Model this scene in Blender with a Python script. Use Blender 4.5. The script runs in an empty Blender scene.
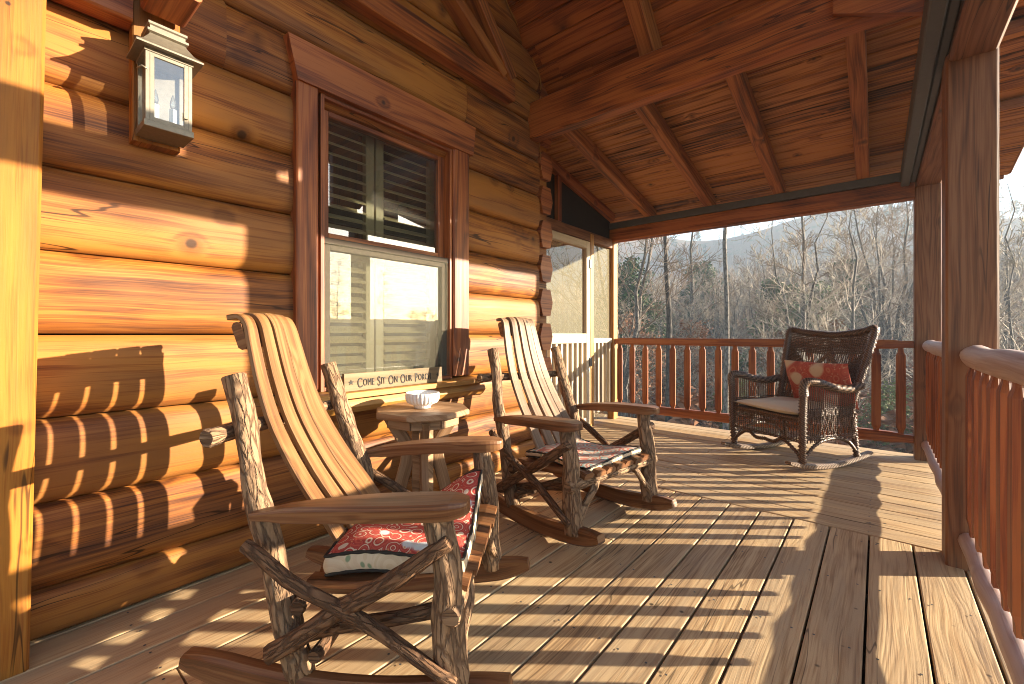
import bpy, math, random
from mathutils import Vector, Matrix, noise as mnoise
R = math.radians
rnd = random.Random(7)
scene = bpy.context.scene
col = scene.collection

# ------------------------------------------------------------------ mesh helpers
class MB:
    def __init__(s):
        s.v = []; s.f = []; s.uv = []; s.pid = []; s.sm = []
    def add(s, verts, faces, uvs, pid=None, smooth=False):
        if pid is None: pid = rnd.random()
        b = len(s.v); s.v += [tuple(p) for p in verts]
        for f, u in zip(faces, uvs):
            s.f.append([b + i for i in f]); s.uv += u; s.pid.append(pid); s.sm.append(smooth)
    def sweep(s, prof, pts, up=(0, 0, 1), sc=None, closed=True, caps=True, smooth=False, pid=None, twist=None):
        """profile [(side, up)] swept along pts; UV u = length in metres, v = perimeter in metres"""
        if pid is None: pid = rnd.random()
        pts = [Vector(p) for p in pts]; n = len(prof); m = len(pts); upv = Vector(up)
        V = []; L = [0.0]
        for i in range(1, m): L.append(L[-1] + (pts[i] - pts[i-1]).length)
        side0 = None
        for i, p in enumerate(pts):
            t = (pts[min(i+1, m-1)] - pts[max(i-1, 0)]).normalized()
            sd = t.cross(upv)
            if sd.length < 1e-4: sd = side0 if side0 is not None else t.cross(Vector((1, 0, 0)))
            sd.normalize(); side0 = sd
            u2 = sd.cross(t).normalized()
            k = sc[i] if sc else (1, 1)
            if not isinstance(k, tuple): k = (k, k)
            for a, b in prof: V.append(p + sd * (a * k[0]) + u2 * (b * k[1]))
        per = [0.0]
        for j in range(n): per.append(per[-1] + math.dist(prof[j], prof[(j+1) % n]))
        off = pid * 17.3; ou = pid * 5.1
        F = []; U = []
        for i in range(m - 1):
            for j in range(n if closed else n - 1):
                j2 = (j + 1) % n
                F.append([(i+1)*n+j, (i+1)*n+j2, i*n+j2, i*n+j])
                U.append([(L[i+1]+ou, per[j]+off), (L[i+1]+ou, per[j+1]+off), (L[i]+ou, per[j+1]+off), (L[i]+ou, per[j]+off)])
        s.add(V, F, U, pid, smooth)
        if caps and closed:
            s.add(V[:n], [list(range(n))], [[(prof[j][0]*.3+off, prof[j][1]+off) for j in range(n)]], pid)
            s.add(V[-n:], [list(range(n))[::-1]], [[(prof[j][0]*.3+off, prof[j][1]+off) for j in range(n)][::-1]], pid)
    def beam(s, p0, p1, w, h, up=(0, 0, 1), ch=None, pid=None):
        if ch is None: ch = min(w, h) * .07
        s.sweep(rect(w, h, ch), [p0, p1], up, pid=pid)
    def box(s, lo, hi, ax=None, ch=None, pid=None):
        """axis-aligned board; grain along its longest axis"""
        d = [hi[i]-lo[i] for i in range(3)]; c = [(hi[i]+lo[i])/2 for i in range(3)]
        if ax is None: ax = d.index(max(d))
        a = list(c); b = list(c); a[ax] = lo[ax]; b[ax] = hi[ax]
        if ax == 2: s.beam(a, b, d[0], d[1], (0, 1, 0), ch, pid)
        elif ax == 1: s.beam(a, b, d[0], d[2], (0, 0, 1), ch, pid)
        else: s.beam(a, b, d[1], d[2], (0, 0, 1), ch, pid)
    def tube(s, pts, r, n=10, caps=True, smooth=True, pid=None, rough=0.0, fr=9.0):
        if pid is None: pid = rnd.random()
        pts = [Vector(p) for p in pts]; m = len(pts)
        if not isinstance(r, (list, tuple)): r = [r] * m
        t0 = (pts[1] - pts[0]).normalized()
        a = Vector((0, 0, 1)) if abs(t0.z) < .9 else Vector((1, 0, 0))
        nx = t0.cross(a).normalized()
        V = []; L = [0.0]
        for i in range(1, m): L.append(L[-1] + (pts[i]-pts[i-1]).length)
        for i, p in enumerate(pts):
            t = (pts[min(i+1, m-1)] - pts[max(i-1, 0)]).normalized()
            nx = (nx - t * nx.dot(t)).normalized(); ny = t.cross(nx)
            for j in range(n):
                an = 2*math.pi*j/n
                q = nx*math.cos(an) + ny*math.sin(an)
                k = r[i]
                if rough: k *= 1 + rough * mnoise.noise(Vector((q.x*1.3 + pid*50, q.y*1.3 + L[i]*fr, q.z*1.3 + L[i]*fr*.6)))
                V.append(p + q*k)
        rm = sum(r)/m; off = pid*17.3; ou = pid*5.1
        F = []; U = []
        for i in range(m-1):
            for j in range(n):
                j2 = (j+1) % n; v0 = 6.283*rm*j/n+off; v1 = 6.283*rm*(j+1)/n+off
                F.append([i*n+j, i*n+j2, (i+1)*n+j2, (i+1)*n+j])
                U.append([(L[i]+ou, v0), (L[i]+ou, v1), (L[i+1]+ou, v1), (L[i+1]+ou, v0)])
        s.add(V, F, U, pid, smooth)
        if caps:
            cu = [(.3*r[0]*math.cos(6.283*j/n)+off, r[0]*math.sin(6.283*j/n)+off) for j in range(n)]
            s.add(V[:n], [list(range(n))[::-1]], [cu[::-1]], pid)
            s.add(V[-n:], [list(range(n))], [cu], pid)
    def lathe(s, prof, n=32, ridge=0.0, nr=0, smooth=True, c=(0, 0, 0)):
        pid = rnd.random(); V = []
        for i, (r, z) in enumerate(prof):
            for j in range(n):
                an = 2*math.pi*j/n; k = r*(1 + (ridge[i] if ridge else 0)*math.cos(nr*an))
                V.append((c[0]+k*math.cos(an), c[1]+k*math.sin(an), c[2]+z))
        F = []; U = []
        for i in range(len(prof)-1):
            for j in range(n):
                j2 = (j+1) % n
                F.append([i*n+j, i*n+j2, (i+1)*n+j2, (i+1)*n+j]); U.append([(j/n, i), ((j+1)/n, i), ((j+1)/n, i+1), (j/n, i+1)])
        s.add(V, F, U, pid, smooth)
    def grid(s, fn, nu, nv, smooth=True, pid=None, su=1, sv=1, flip=False):
        V = [fn(i/nu, j/nv) for i in range(nu+1) for j in range(nv+1)]
        F = []; U = []
        for i in range(nu):
            for j in range(nv):
                a = i*(nv+1)+j; f = [a, a+nv+1, a+nv+2, a+1]
                u = [(i/nu*su, j/nv*sv), ((i+1)/nu*su, j/nv*sv), ((i+1)/nu*su, (j+1)/nv*sv), (i/nu*su, (j+1)/nv*sv)]
                if flip: f = f[::-1]; u = u[::-1]
                F.append(f); U.append(u)
        s.add(V, F, U, pid, smooth)
    def build(s, name, mat, parent=None, origin=None):
        me = bpy.data.meshes.new(name)
        o0 = Vector(origin) if origin is not None else Vector((0, 0, 0))
        me.from_pydata([tuple(Vector(p) - o0) for p in s.v], [], s.f)
        uvl = me.uv_layers.new(name='UVMap')
        uvl.data.foreach_set('uv', [x for p in s.uv for x in p])
        at = me.attributes.new('pid', 'FLOAT', 'FACE'); at.data.foreach_set('value', s.pid)
        me.polygons.foreach_set('use_smooth', s.sm)
        me.update()
        o = bpy.data.objects.new(name, me); col.objects.link(o)
        me.materials.append(mat)
        if parent is not None: o.parent = parent
        elif origin is not None: o.location = o0
        return o

def rect(w, h, ch=0.0):
    a, b = w/2, h/2
    if ch <= 0: return [(-a, -b), (a, -b), (a, b), (-a, b)]
    return [(-a+ch, -b), (a-ch, -b), (a, -b+ch), (a, b-ch), (a-ch, b), (-a+ch, b), (-a, b-ch), (-a, -b+ch)]

def tag(o, label=None, cat=None, group=None, kind=None):
    if label: o['label'] = label
    if cat: o['category'] = cat
    if group: o['group'] = group
    if kind: o['kind'] = kind
    return o

def thing(name, label, cat, loc=(0, 0, 0), rot=(0, 0, 0), group=None):
    o = bpy.data.objects.new(name, None); col.objects.link(o)
    o.location = loc; o.rotation_euler = rot; o.empty_display_size = .1
    return tag(o, label, cat, group)

def copy_tree(o, parent=None):
    c = o.copy(); col.objects.link(c)
    if parent is not None: c.parent = parent
    for ch in [x for x in bpy.data.objects if x.parent == o]: copy_tree(ch, c)
    return c

def lerp(a, b, t): return a + (b-a)*t
def sstep(a, b, x):
    t = max(0, min(1, (x-a)/(b-a))); return t*t*(3-2*t)
def curve(P, n):
    """Catmull-Rom through P, n samples"""
    P = [Vector(p) for p in P]; Q = [P[0]*2-P[1]] + P + [P[-1]*2-P[-2]]; out = []
    for k in range(n):
        t = k/(n-1)*(len(P)-1); i = min(int(t), len(P)-2); t -= i
        a, b, c, d = Q[i:i+4]
        out.append(.5*((2*b)+(c-a)*t+(2*a-5*b+4*c-d)*t*t+(3*b-a-3*c+d)*t**3))
    return out

# ------------------------------------------------------------------ materials
class NT:
    def __init__(s, name):
        s.m = bpy.data.materials.new(name); s.m.use_nodes = True
        s.t = s.m.node_tree; s.t.nodes.clear()
        s.out = s.n('ShaderNodeOutputMaterial')
    def n(s, ty, **k):
        nd = s.t.nodes.new(ty)
        for a, b in k.items(): setattr(nd, a, b)
        return nd
    def put(s, sock, v):
        if isinstance(v, bpy.types.NodeSocket): s.t.links.new(v, sock)
        elif v is not None:
            if hasattr(sock.default_value, '__len__') and not hasattr(v, '__len__'): v = (v, v, v)
            if hasattr(v, '__len__') and len(v) == 3 and len(sock.default_value) == 4: v = (*v, 1)
            sock.default_value = v
    def math(s, op, a, b=None, c=None, clamp=False):
        nd = s.n('ShaderNodeMath', operation=op, use_clamp=clamp)
        s.put(nd.inputs[0], a); s.put(nd.inputs[1], b)
        if c is not None: s.put(nd.inputs[2], c)
        return nd.outputs[0]
    def mix(s, f, a, b, mode='MIX'):
        nd = s.n('ShaderNodeMix', data_type='RGBA', blend_type=mode)
        s.put(nd.inputs[0], f); s.put(nd.inputs[6], a); s.put(nd.inputs[7], b)
        return nd.outputs[2]
    def rng(s, v, a, b, c=0.0, d=1.0, smooth=True):
        nd = s.n('ShaderNodeMapRange'); nd.interpolation_type = 'SMOOTHSTEP' if smooth else 'LINEAR'
        s.put(nd.inputs[0], v)
        for i, x in enumerate((a, b, c, d)): s.put(nd.inputs[1+i], x)
        return nd.outputs[0]
    def xyz(s, x, y, z):
        nd = s.n('ShaderNodeCombineXYZ')
        for i, v in enumerate((x, y, z)): s.put(nd.inputs[i], v)
        return nd.outputs[0]
    def noise(s, vec, scale=1.0, detail=2.0, rough=.5, dist=0.0):
        nd = s.n('ShaderNodeTexNoise'); s.put(nd.inputs['Vector'], vec)
        nd.inputs['Scale'].default_value = scale; nd.inputs['Detail'].default_value = detail
        nd.inputs['Roughness'].default_value = rough; nd.inputs['Distortion'].default_value = dist
        return nd.outputs[0]
    def voro(s, vec, scale=1.0, feat='F1', rand=1.0):
        nd = s.n('ShaderNodeTexVoronoi', feature=feat); s.put(nd.inputs['Vector'], vec)
        nd.inputs['Scale'].default_value = scale; nd.inputs['Randomness'].default_value = rand
        return nd
    def uvp(s):
        u = s.n('ShaderNodeUVMap', uv_map='UVMap'); sp = s.n('ShaderNodeSeparateXYZ')
        s.t.links.new(u.outputs[0], sp.inputs[0])
        p = s.n('ShaderNodeAttribute', attribute_name='pid')
        oi = s.n('ShaderNodeObjectInfo')
        pid = s.math('ADD', p.outputs['Fac'], s.math('MULTIPLY', oi.outputs['Random'], 3.7))
        return sp.outputs[0], sp.outputs[1], pid
    def bsdf(s, colr, rough=.6, bump=None, bs=.3, bd=.01, spec=.4, **k):
        b = s.n('ShaderNodeBsdfPrincipled')
        s.put(b.inputs['Base Color'], colr); s.put(b.inputs['Roughness'], rough)
        b.inputs['Specular IOR Level'].default_value = spec
        for a, v in k.items(): s.put(b.inputs[a.replace('_', ' ')], v)
        if bump is not None:
            bn = s.n('ShaderNodeBump'); bn.inputs['Strength'].default_value = bs; bn.inputs['Distance'].default_value = bd
            s.put(bn.inputs['Height'], bump); s.t.links.new(bn.outputs[0], b.inputs['Normal'])
        s.t.links.new(b.outputs[0], s.out.inputs[0])
        return s.m

def wood(name, dark, mid, light, var=.35, knots=1.0, ringf=9.0, vs=7.0, rough=.5, bs=.25, spec=.4, weather=None, wamt=0.0, kscale=3.4, ks=.07, blot=.5, fine=1.0, ringamt=.5, specks=0, checks=0.0):
    T = NT(name); u, v, pid = T.uvp()
    p7 = T.math('MULTIPLY', pid, 41.3)
    wob = T.noise(T.xyz(T.math('MULTIPLY', u, 2.2), T.math('MULTIPLY', v, 2.2), p7), 1, 1)
    vw = T.math('ADD', v, T.math('MULTIPLY', wob, .03))
    kn = T.voro(T.xyz(u, T.math('MULTIPLY', v, 1.0), p7), kscale)
    kd = T.math('ADD', kn.outputs['Distance'], T.math('MULTIPLY', T.math('SUBTRACT', T.noise(T.xyz(T.math('MULTIPLY', u, 30), T.math('MULTIPLY', v, 30), p7), 1, 2), .5), .03))
    kp = T.math('POWER', T.rng(kd, 0.0, .36, 1, 0), 2.0)
    base = T.noise(T.xyz(T.math('MULTIPLY', u, .55), T.math('MULTIPLY', vw, vs), p7), 1, 1.5)
    ph = T.math('ADD', T.math('MULTIPLY', base, ringf*6.283), T.math('MULTIPLY', kp, 7.0*min(knots, 1)))
    ring = T.math('MULTIPLY_ADD', T.math('SINE', ph), .5, .5)
    ring = T.math('POWER', ring, 1.6)
    fib = T.noise(T.xyz(T.math('MULTIPLY', u, 5), T.math('MULTIPLY', vw, 220), p7), 1, 2, .6)
    fib2 = T.noise(T.xyz(T.math('MULTIPLY', u, 1.6), T.math('MULTIPLY', vw, 55), p7), 1, 2, .6)
    bl = T.noise(T.xyz(T.math('MULTIPLY', u, 1.7), T.math('MULTIPLY', v, 4.5), p7), 1, 3, .6)
    f = T.math('ADD', T.math('MULTIPLY', ring, ringamt), T.math('MULTIPLY', T.math('SUBTRACT', fib2, .5), 1.1*fine))
    f = T.math('ADD', f, T.math('MULTIPLY', T.math('SUBTRACT', fib, .5), 1.0*fine))
    f = T.math('ADD', f, T.math('MULTIPLY', T.math('SUBTRACT', bl, .5), blot*1.6))
    wn = T.n('ShaderNodeTexWhiteNoise', noise_dimensions='1D'); T.put(wn.inputs['W'], T.math('MULTIPLY', pid, 91.7))
    f = T.math('ADD', f, T.math('MULTIPLY_ADD', wn.outputs[0], var*1.3, -.65*var))
    rp = T.n('ShaderNodeValToRGB'); e = rp.color_ramp.elements
    e[0].position = 0.0; e[0].color = (*light, 1); e[1].position = 1.0; e[1].color = (*dark, 1)
    m = e.new(.42); m.color = (*mid, 1); T.put(rp.inputs[0], T.math('ADD', f, .08))
    c = rp.outputs[0]
    if weather:
        wm = T.rng(T.noise(T.xyz(T.math('MULTIPLY', u, .9), T.math('MULTIPLY', v, 6), T.math('ADD', p7, 9)), 1, 4, .65), .35, .65)
        c = T.mix(T.math('MULTIPLY', wm, wamt), c, weather)
    if knots > 0:
        halo = T.rng(kd, ks*.9, ks*2.6, .55*knots, 0)
        c = T.mix(halo, c, tuple(x*.45 for x in mid))
        core = T.rng(kd, ks*.45, ks*1.0, .92, 0)
        c = T.mix(core, c, tuple(x*.14+.004 for x in mid))
    if checks:
        cn = T.noise(T.xyz(T.math('MULTIPLY', u, .8), T.math('MULTIPLY', vw, 13), T.math('ADD', p7, 3)), 1, 2, .5)
        cm = T.noise(T.xyz(T.math('MULTIPLY', u, .9), T.math('MULTIPLY', v, 5), T.math('ADD', p7, 17)), 1, 1)
        ck = T.math('MULTIPLY', T.rng(T.math('ABSOLUTE', T.math('SUBTRACT', cn, .5)), .002, .010, 1, 0), T.rng(cm, .50, .60))
        c = T.mix(T.math('MULTIPLY', ck, checks), c, tuple(x*.12 for x in mid))
    if specks:
        sk = T.voro(T.xyz(u, v, p7), specks); sd = T.rng(sk.outputs['Distance'], .03, .075, .85, 0)
        c = T.mix(sd, c, (.012, .009, .006))
    bump = T.math('ADD', T.math('MULTIPLY', fib, .35), T.math('ADD', T.math('MULTIPLY', fib2, .5), T.math('MULTIPLY', ring, -.15)))
    rr = T.math('MULTIPLY_ADD', fib2, .25, rough-.12)
    return T.bsdf(c, rr, bump, bs, .004, spec)

def bark(name, a, b, c3, su=9, sv=30, bs=.8, patch=None):
    T = NT(name); u, v, pid = T.uvp(); p7 = T.math('MULTIPLY', pid, 31.0)
    n = T.noise(T.xyz(T.math('MULTIPLY', u, su), T.math('MULTIPLY', v, sv), p7), 1, 4, .65, .6)
    vr = T.voro(T.xyz(T.math('MULTIPLY', u, su*1.6), T.math('ADD', T.math('MULTIPLY', v, sv*1.5), T.math('MULTIPLY', n, 2.2)), p7), 1, 'DISTANCE_TO_EDGE')
    cr = T.rng(vr.outputs['Distance'], 0.0, .18, .10, 1)
    big = T.noise(T.xyz(T.math('MULTIPLY', u, 3), T.math('MULTIPLY', v, 7), p7), 1, 2)
    k = T.mix(T.rng(n, .3, .7), a, b)
    k = T.mix(T.math('SUBTRACT', 1.0, cr), k, c3)
    if patch: k = T.mix(T.rng(big, .5, .62), k, patch)
    h = T.math('ADD', T.math('MULTIPLY', cr, .8), n)
    return T.bsdf(k, .75, h, bs, .006, .25)

def plain(name, c, rough=.5, nv=.15, ns=30, metal=0.0, bs=.08, spec=.4):
    T = NT(name); tc = T.n('ShaderNodeTexCoord')
    n = T.noise(tc.outputs['Object'], ns, 3, .6)
    k = T.mix(T.math('MULTIPLY', n, 1.0), tuple(x*(1-nv) for x in c), tuple(min(1, x*(1+nv)) for x in c))
    return T.bsdf(k, rough, n, bs, .003, spec, Metallic=metal)

M = {}
def wickermat(name, a, b):
    T = NT(name); tc = T.n('ShaderNodeTexCoord'); u, v, pid = T.uvp()
    n = T.noise(tc.outputs['Object'], 75, 3, .7)
    wr = T.math('MULTIPLY_ADD', T.math('SINE', T.math('MULTIPLY', T.math('ADD', u, T.math('MULTIPLY', v, .6)), 420)), .5, .5)
    k = T.mix(T.rng(T.math('ADD', T.math('MULTIPLY', n, .75), T.math('MULTIPLY', wr, .30)), .35, .75), a, b)  # stripes paint shade between wraps; pale flecks paint glints on the cane
    return T.bsdf(k, .40, T.math('ADD', wr, n), .5, .003, .5)
M['log'] = wood('log_stain', (.058, .016, .005), (.235, .076, .012), (.35, .140, .025), var=.42, knots=1.0, ringf=6, vs=3.6, rough=.52, spec=.22, bs=.28, kscale=3.5, ks=.085, blot=.9, ringamt=.40, weather=(.105, .048, .026), wamt=.45, fine=1.5, checks=.9)
M['trim'] = wood('trim_stain', (.075, .019, .007), (.23, .062, .016), (.34, .11, .028), var=.2, ringf=6, vs=8, rough=.5, kscale=4, ks=.08, blot=.7, fine=1.3)
M['post_yellow'] = wood('yellow_post_stain', (.13, .040, .007), (.285, .096, .011), (.36, .145, .020), var=.15, ringf=4, vs=6, rough=.5, spec=.25, kscale=6, ks=.06, blot=1.2, weather=(.14, .06, .02), wamt=.6, fine=1.5, specks=9, checks=.8)  # yellow-orange stain of the corner post, also on the lantern block
M['post'] = wood('porch_post_wood', (.085, .031, .012), (.155, .058, .022), (.205, .088, .036), var=.15, ringf=14, vs=10, rough=.6, bs=.3, kscale=3, ks=.06, ringamt=.5, blot=.5, fine=1.5, checks=.8)
M['beam'] = wood('beam_stain', (.05, .011, .003), (.22, .058, .010), (.33, .105, .020), var=.25, ringf=6, vs=5, rough=.5, kscale=2.6, ks=.12, blot=.6, fine=1.4, checks=.8)
M['rafter'] = wood('rafter_wood', (.075, .022, .006), (.23, .073, .015), (.33, .125, .028), var=.3, ringf=6, vs=8, rough=.55, blot=.5, kscale=4, fine=1.3)
M['ceil'] = wood('ceiling_board_wood', (.022, .008, .003), (.215, .078, .018), (.37, .16, .042), var=.65, ringf=5, vs=14, rough=.6, blot=1.1, kscale=4, ks=.07, fine=1.4)
M['deck'] = wood('deck_wood', (.17, .095, .045), (.40, .255, .125), (.53, .375, .205), var=.32, ringf=17, vs=9, rough=.65, bs=.5, spec=.3, kscale=2.4, ks=.03, blot=.6, ringamt=.22, weather=(.28, .21, .14), wamt=.5, specks=7, fine=1.7, checks=.7)
M['rail'] = wood('railing_stain', (.075, .017, .005), (.20, .050, .012), (.28, .086, .021), var=.35, ringf=6, vs=9, rough=.5, blot=.6, kscale=4, ks=.05, fine=1.4)
M['raillog'] = wood('weathered_rail_log', (.20, .105, .085), (.36, .225, .185), (.47, .34, .29), var=.15, ringf=4, vs=6, rough=.55, blot=.5, kscale=3.5, ks=.05, weather=(.37, .29, .27), wamt=.5)
M['slat'] = wood('chair_slat_wood', (.095, .040, .013), (.175, .080, .026), (.235, .122, .046), var=.2, ringf=9, vs=9, rough=.5, bs=.3, kscale=3, ks=.03, blot=.4, specks=5, fine=1.5)
M['slatg'] = wood('grey_brown_chair_slat_wood', (.11, .064, .036), (.18, .112, .066), (.24, .16, .10), var=.2, ringf=9, vs=9, rough=.55, bs=.3, kscale=3, ks=.03, blot=.4, specks=5, fine=1.5)  # greyer brown than the slats of the first rocking chair
M['arm'] = wood('chair_arm_wood', (.06, .022, .008), (.145, .056, .020), (.21, .098, .040), var=.2, ringf=8, vs=8, rough=.42, bs=.3, kscale=4, ks=.04, blot=.7, fine=1.3, checks=.6)
M['bark'] = bark('hickory_bark', (.20, .12, .065), (.33, .21, .12), (.105, .06, .034), 9, 44, 1.0)
M['barkd'] = bark('dark_hickory_bark', (.115, .058, .029), (.20, .108, .055), (.065, .034, .018), 9, 46, 1.0)
M['table'] = wood('table_wood', (.11, .055, .026), (.24, .13, .06), (.33, .20, .11), var=.25, ringf=8, vs=7, rough=.5, kscale=4)
M['signwood'] = wood('sign_wood', (.085, .052, .024), (.15, .096, .043), (.19, .125, .058), var=.1, knots=.0, ringf=6, vs=9, rough=.65, blot=.3)
M['beige'] = wood('beige_painted_wood', (.28, .21, .13), (.40, .32, .22), (.46, .385, .28), var=.12, knots=0, rough=.55, blot=.3, ringamt=.2)
M['yellow'] = wood('honey_pine', (.18, .070, .013), (.32, .145, .027), (.40, .20, .048), var=.12, knots=.4, rough=.5, blot=.4, fine=1.3)
M['cream'] = plain('cream_shutter_paint', (.42, .345, .19), .5, .08, 20)
M['darksash'] = plain('dark_window_sash', (.06, .048, .038), .85, .2, 40, 0, .08, .08)
M['ink'] = plain('dark_lettering', (.02, .016, .012), .7, .1, 40)
M['track'] = plain('dark_metal_track', (.075, .072, .070), .5, .2, 30, .2)
M['brass'] = plain('aged_pewter', (.21, .18, .135), .42, .3, 60, .55)
M['candle'] = plain('candle_wax', (.75, .72, .62), .5, .05, 40)
M['ceramic'] = plain('white_ceramic', (.78, .76, .72), .3, .06, 20)
M['wicker'] = wickermat('brown_wicker', (.028, .012, .006), (.15, .072, .036))
M['wickerl'] = wickermat('weathered_wicker', (.04, .020, .012), (.25, .165, .11))
M['creamcush'] = plain('cream_cotton', (.60, .50, .37), .85, .06, 160, 0, .25)
M['dark'] = plain('dark_interior', (.02, .015, .012), .9, .3, 4)
M['joist'] = plain('dark_joist_wood', (.05, .032, .02), .9, .3, 6)

def glass(name, refl=.12, tint=(1, 1, 1), rough=.0, dirt=.04):
    T = NT(name); tr = T.n('ShaderNodeBsdfTransparent'); T.put(tr.inputs[0], tint)
    gl = T.n('ShaderNodeBsdfGlossy'); gl.inputs['Roughness'].default_value = rough
    lw = T.n('ShaderNodeLayerWeight'); lw.inputs['Blend'].default_value = .35
    fac = T.math('ADD', T.math('MULTIPLY', lw.outputs['Fresnel'], .75), refl, clamp=True)
    mx = T.n('ShaderNodeMixShader'); T.put(mx.inputs[0], fac)
    T.t.links.new(tr.outputs[0], mx.inputs[1]); T.t.links.new(gl.outputs[0], mx.inputs[2])
    df = T.n('ShaderNodeBsdfDiffuse'); T.put(df.inputs[0], (.5, .48, .42))
    m2 = T.n('ShaderNodeMixShader'); m2.inputs[0].default_value = dirt
    T.t.links.new(mx.outputs[0], m2.inputs[1]); T.t.links.new(df.outputs[0], m2.inputs[2])
    T.t.links.new(m2.outputs[0], T.out.inputs[0]); return T.m
M['glass'] = glass('window_glass', .17, (.66, .70, .67), 0.0, .04)
M['lglass'] = glass('lantern_glass', .16, (.88, .92, .95), .01, .03)
def mesh_screen(name, c, op, scale=700):
    T = NT(name); tc = T.n('ShaderNodeTexCoord')
    n = T.noise(tc.outputs['Object'], scale*.35, 2, .7)
    fac = T.rng(n, .3, .7, op-.22, op+.22)
    tr = T.n('ShaderNodeBsdfTransparent'); df = T.n('ShaderNodeBsdfDiffuse'); T.put(df.inputs[0], c)
    mx = T.n('ShaderNodeMixShader'); T.put(mx.inputs[0], fac)
    T.t.links.new(tr.outputs[0], mx.inputs[1]); T.t.links.new(df.outputs[0], mx.inputs[2])
    T.t.links.new(mx.outputs[0], T.out.inputs[0]); return T.m
M['screen'] = mesh_screen('insect_screen', (.22, .205, .15), .17)
M['pscreen'] = mesh_screen('porch_screen', (.22, .20, .135), .5)

def cushion_mat(name, pal, sc=11, nb=4.2, wob=.05, fr=.24):
    """medallion-and-vine print: rings of voronoi cells in a border, flowers in the field"""
    T = NT(name); u, v, pid = T.uvp()
    w = T.noise(T.xyz(T.math('MULTIPLY', u, 6), T.math('MULTIPLY', v, 6), 0.3), 1, 2)
    vec = T.xyz(T.math('ADD', u, T.math('MULTIPLY', w, wob)), T.math('ADD', v, T.math('MULTIPLY', w, wob)), 0.0)
    vo = T.voro(vec, sc, 'F1', .55)
    d = vo.outputs['Distance']
    bands = T.math('FRACT', T.math('MULTIPLY', d, nb))
    rp = T.n('ShaderNodeValToRGB'); rp.color_ramp.interpolation = 'CONSTANT'
    e = rp.color_ramp.elements
    e[0].color = (*pal[0], 1); e[1].position = .22; e[1].color = (*pal[1], 1)
    for p, c in ((.45, pal[2]), (.66, pal[3]), (.82, pal[1])):
        k = e.new(p); k.color = (*c, 1)
    T.put(rp.inputs[0], bands)
    fl = T.voro(vec, sc*.45, 'SMOOTH_F1', .9)
    c = T.mix(T.rng(fl.outputs['Distance'], fr*.7, fr, 1, 0), rp.outputs[0], pal[4])
    c = T.mix(T.rng(T.voro(vec, sc*2.3).outputs['Distance'], .12, .22, .8, 0), c, pal[5])
    fab = T.noise(T.xyz(T.math('MULTIPLY', u, 260), T.math('MULTIPLY', v, 260), 0.0), 1, 1)
    return T.bsdf(c, .9, fab, .3, .002, .15)
M['paisley'] = cushion_mat('red_medallion_fabric', [(.48, .10, .07), (.38, .06, .05), (.62, .50, .38), (.42, .08, .06), (.52, .58, .60), (.56, .28, .12)], 23, 3.2)
M['paisley2'] = cushion_mat('teal_floral_fabric', [(.56, .48, .38), (.50, .20, .15), (.56, .50, .42), (.26, .40, .37), (.58, .54, .46), (.12, .30, .31)], 12, 2.4)
M['redfloral'] = cushion_mat('red_floral_pillow_fabric', [(.32, .07, .05), (.38, .09, .06), (.34, .07, .05), (.40, .15, .09), (.48, .37, .26), (.44, .28, .17)], 15, 2.0, .10, .36)
M['side'] = cushion_mat('cream_floral_fabric', [(.62, .47, .31), (.66, .52, .36), (.62, .47, .32), (.64, .50, .34), (.42, .09, .07), (.14, .24, .13)], 9)

# ------------------------------------------------------------------ camera, sun, sky
cam = bpy.data.cameras.new('camera'); co = bpy.data.objects.new('camera', cam); col.objects.link(co)
cam.lens = 440/1024*36; cam.sensor_width = 36; cam.shift_y = -8/1024; cam.clip_end = 6000; cam.clip_start = .02
co.location = (0, 0, .95); co.rotation_euler = (R(90), 0, R(39.72)); scene.camera = co
AZ, EL = R(38.4), R(12.8)
sv = Vector((math.cos(EL)*math.cos(AZ), math.cos(EL)*math.sin(AZ), math.sin(EL)))
sl = bpy.data.lights.new('sun', 'SUN'); sl.energy = 5.0; sl.angle = R(.5); sl.color = (1, .85, .64)
so = bpy.data.objects.new('sun', sl); col.objects.link(so); so.rotation_euler = sv.to_track_quat('Z', 'Y').to_euler(); so.location = (20, 16, 12)
w = bpy.data.worlds.new('World'); scene.world = w; w.use_nodes = True
wt = w.node_tree; bg = wt.nodes['Background']
sky = wt.nodes.new('ShaderNodeTexSky'); sky.sky_type = 'NISHITA'; sky.sun_disc = False
sky.sun_elevation = EL; sky.sun_rotation = math.pi/2-AZ; sky.air_density = 1.0; sky.dust_density = .5; sky.ozone_density = 1.0
wt.links.new(sky.outputs[0], bg.inputs[0]); bg.inputs[1].default_value = .11
vs_ = scene.view_settings; scene.display_settings.display_device = 'sRGB'
vs_.view_transform = 'Standard'; vs_.look = 'None'; vs_.exposure = 2.2; vs_.gamma = 1; vs_.use_curve_mapping = False
scene.cycles.use_denoising = True; scene.cycles.filter_width = 1.0; scene.cycles.max_bounces = 10; scene.cycles.diffuse_bounces = 6
scene.cycles.transparent_max_bounces = 16; scene.cycles.sample_clamp_indirect = 6.0

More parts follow.
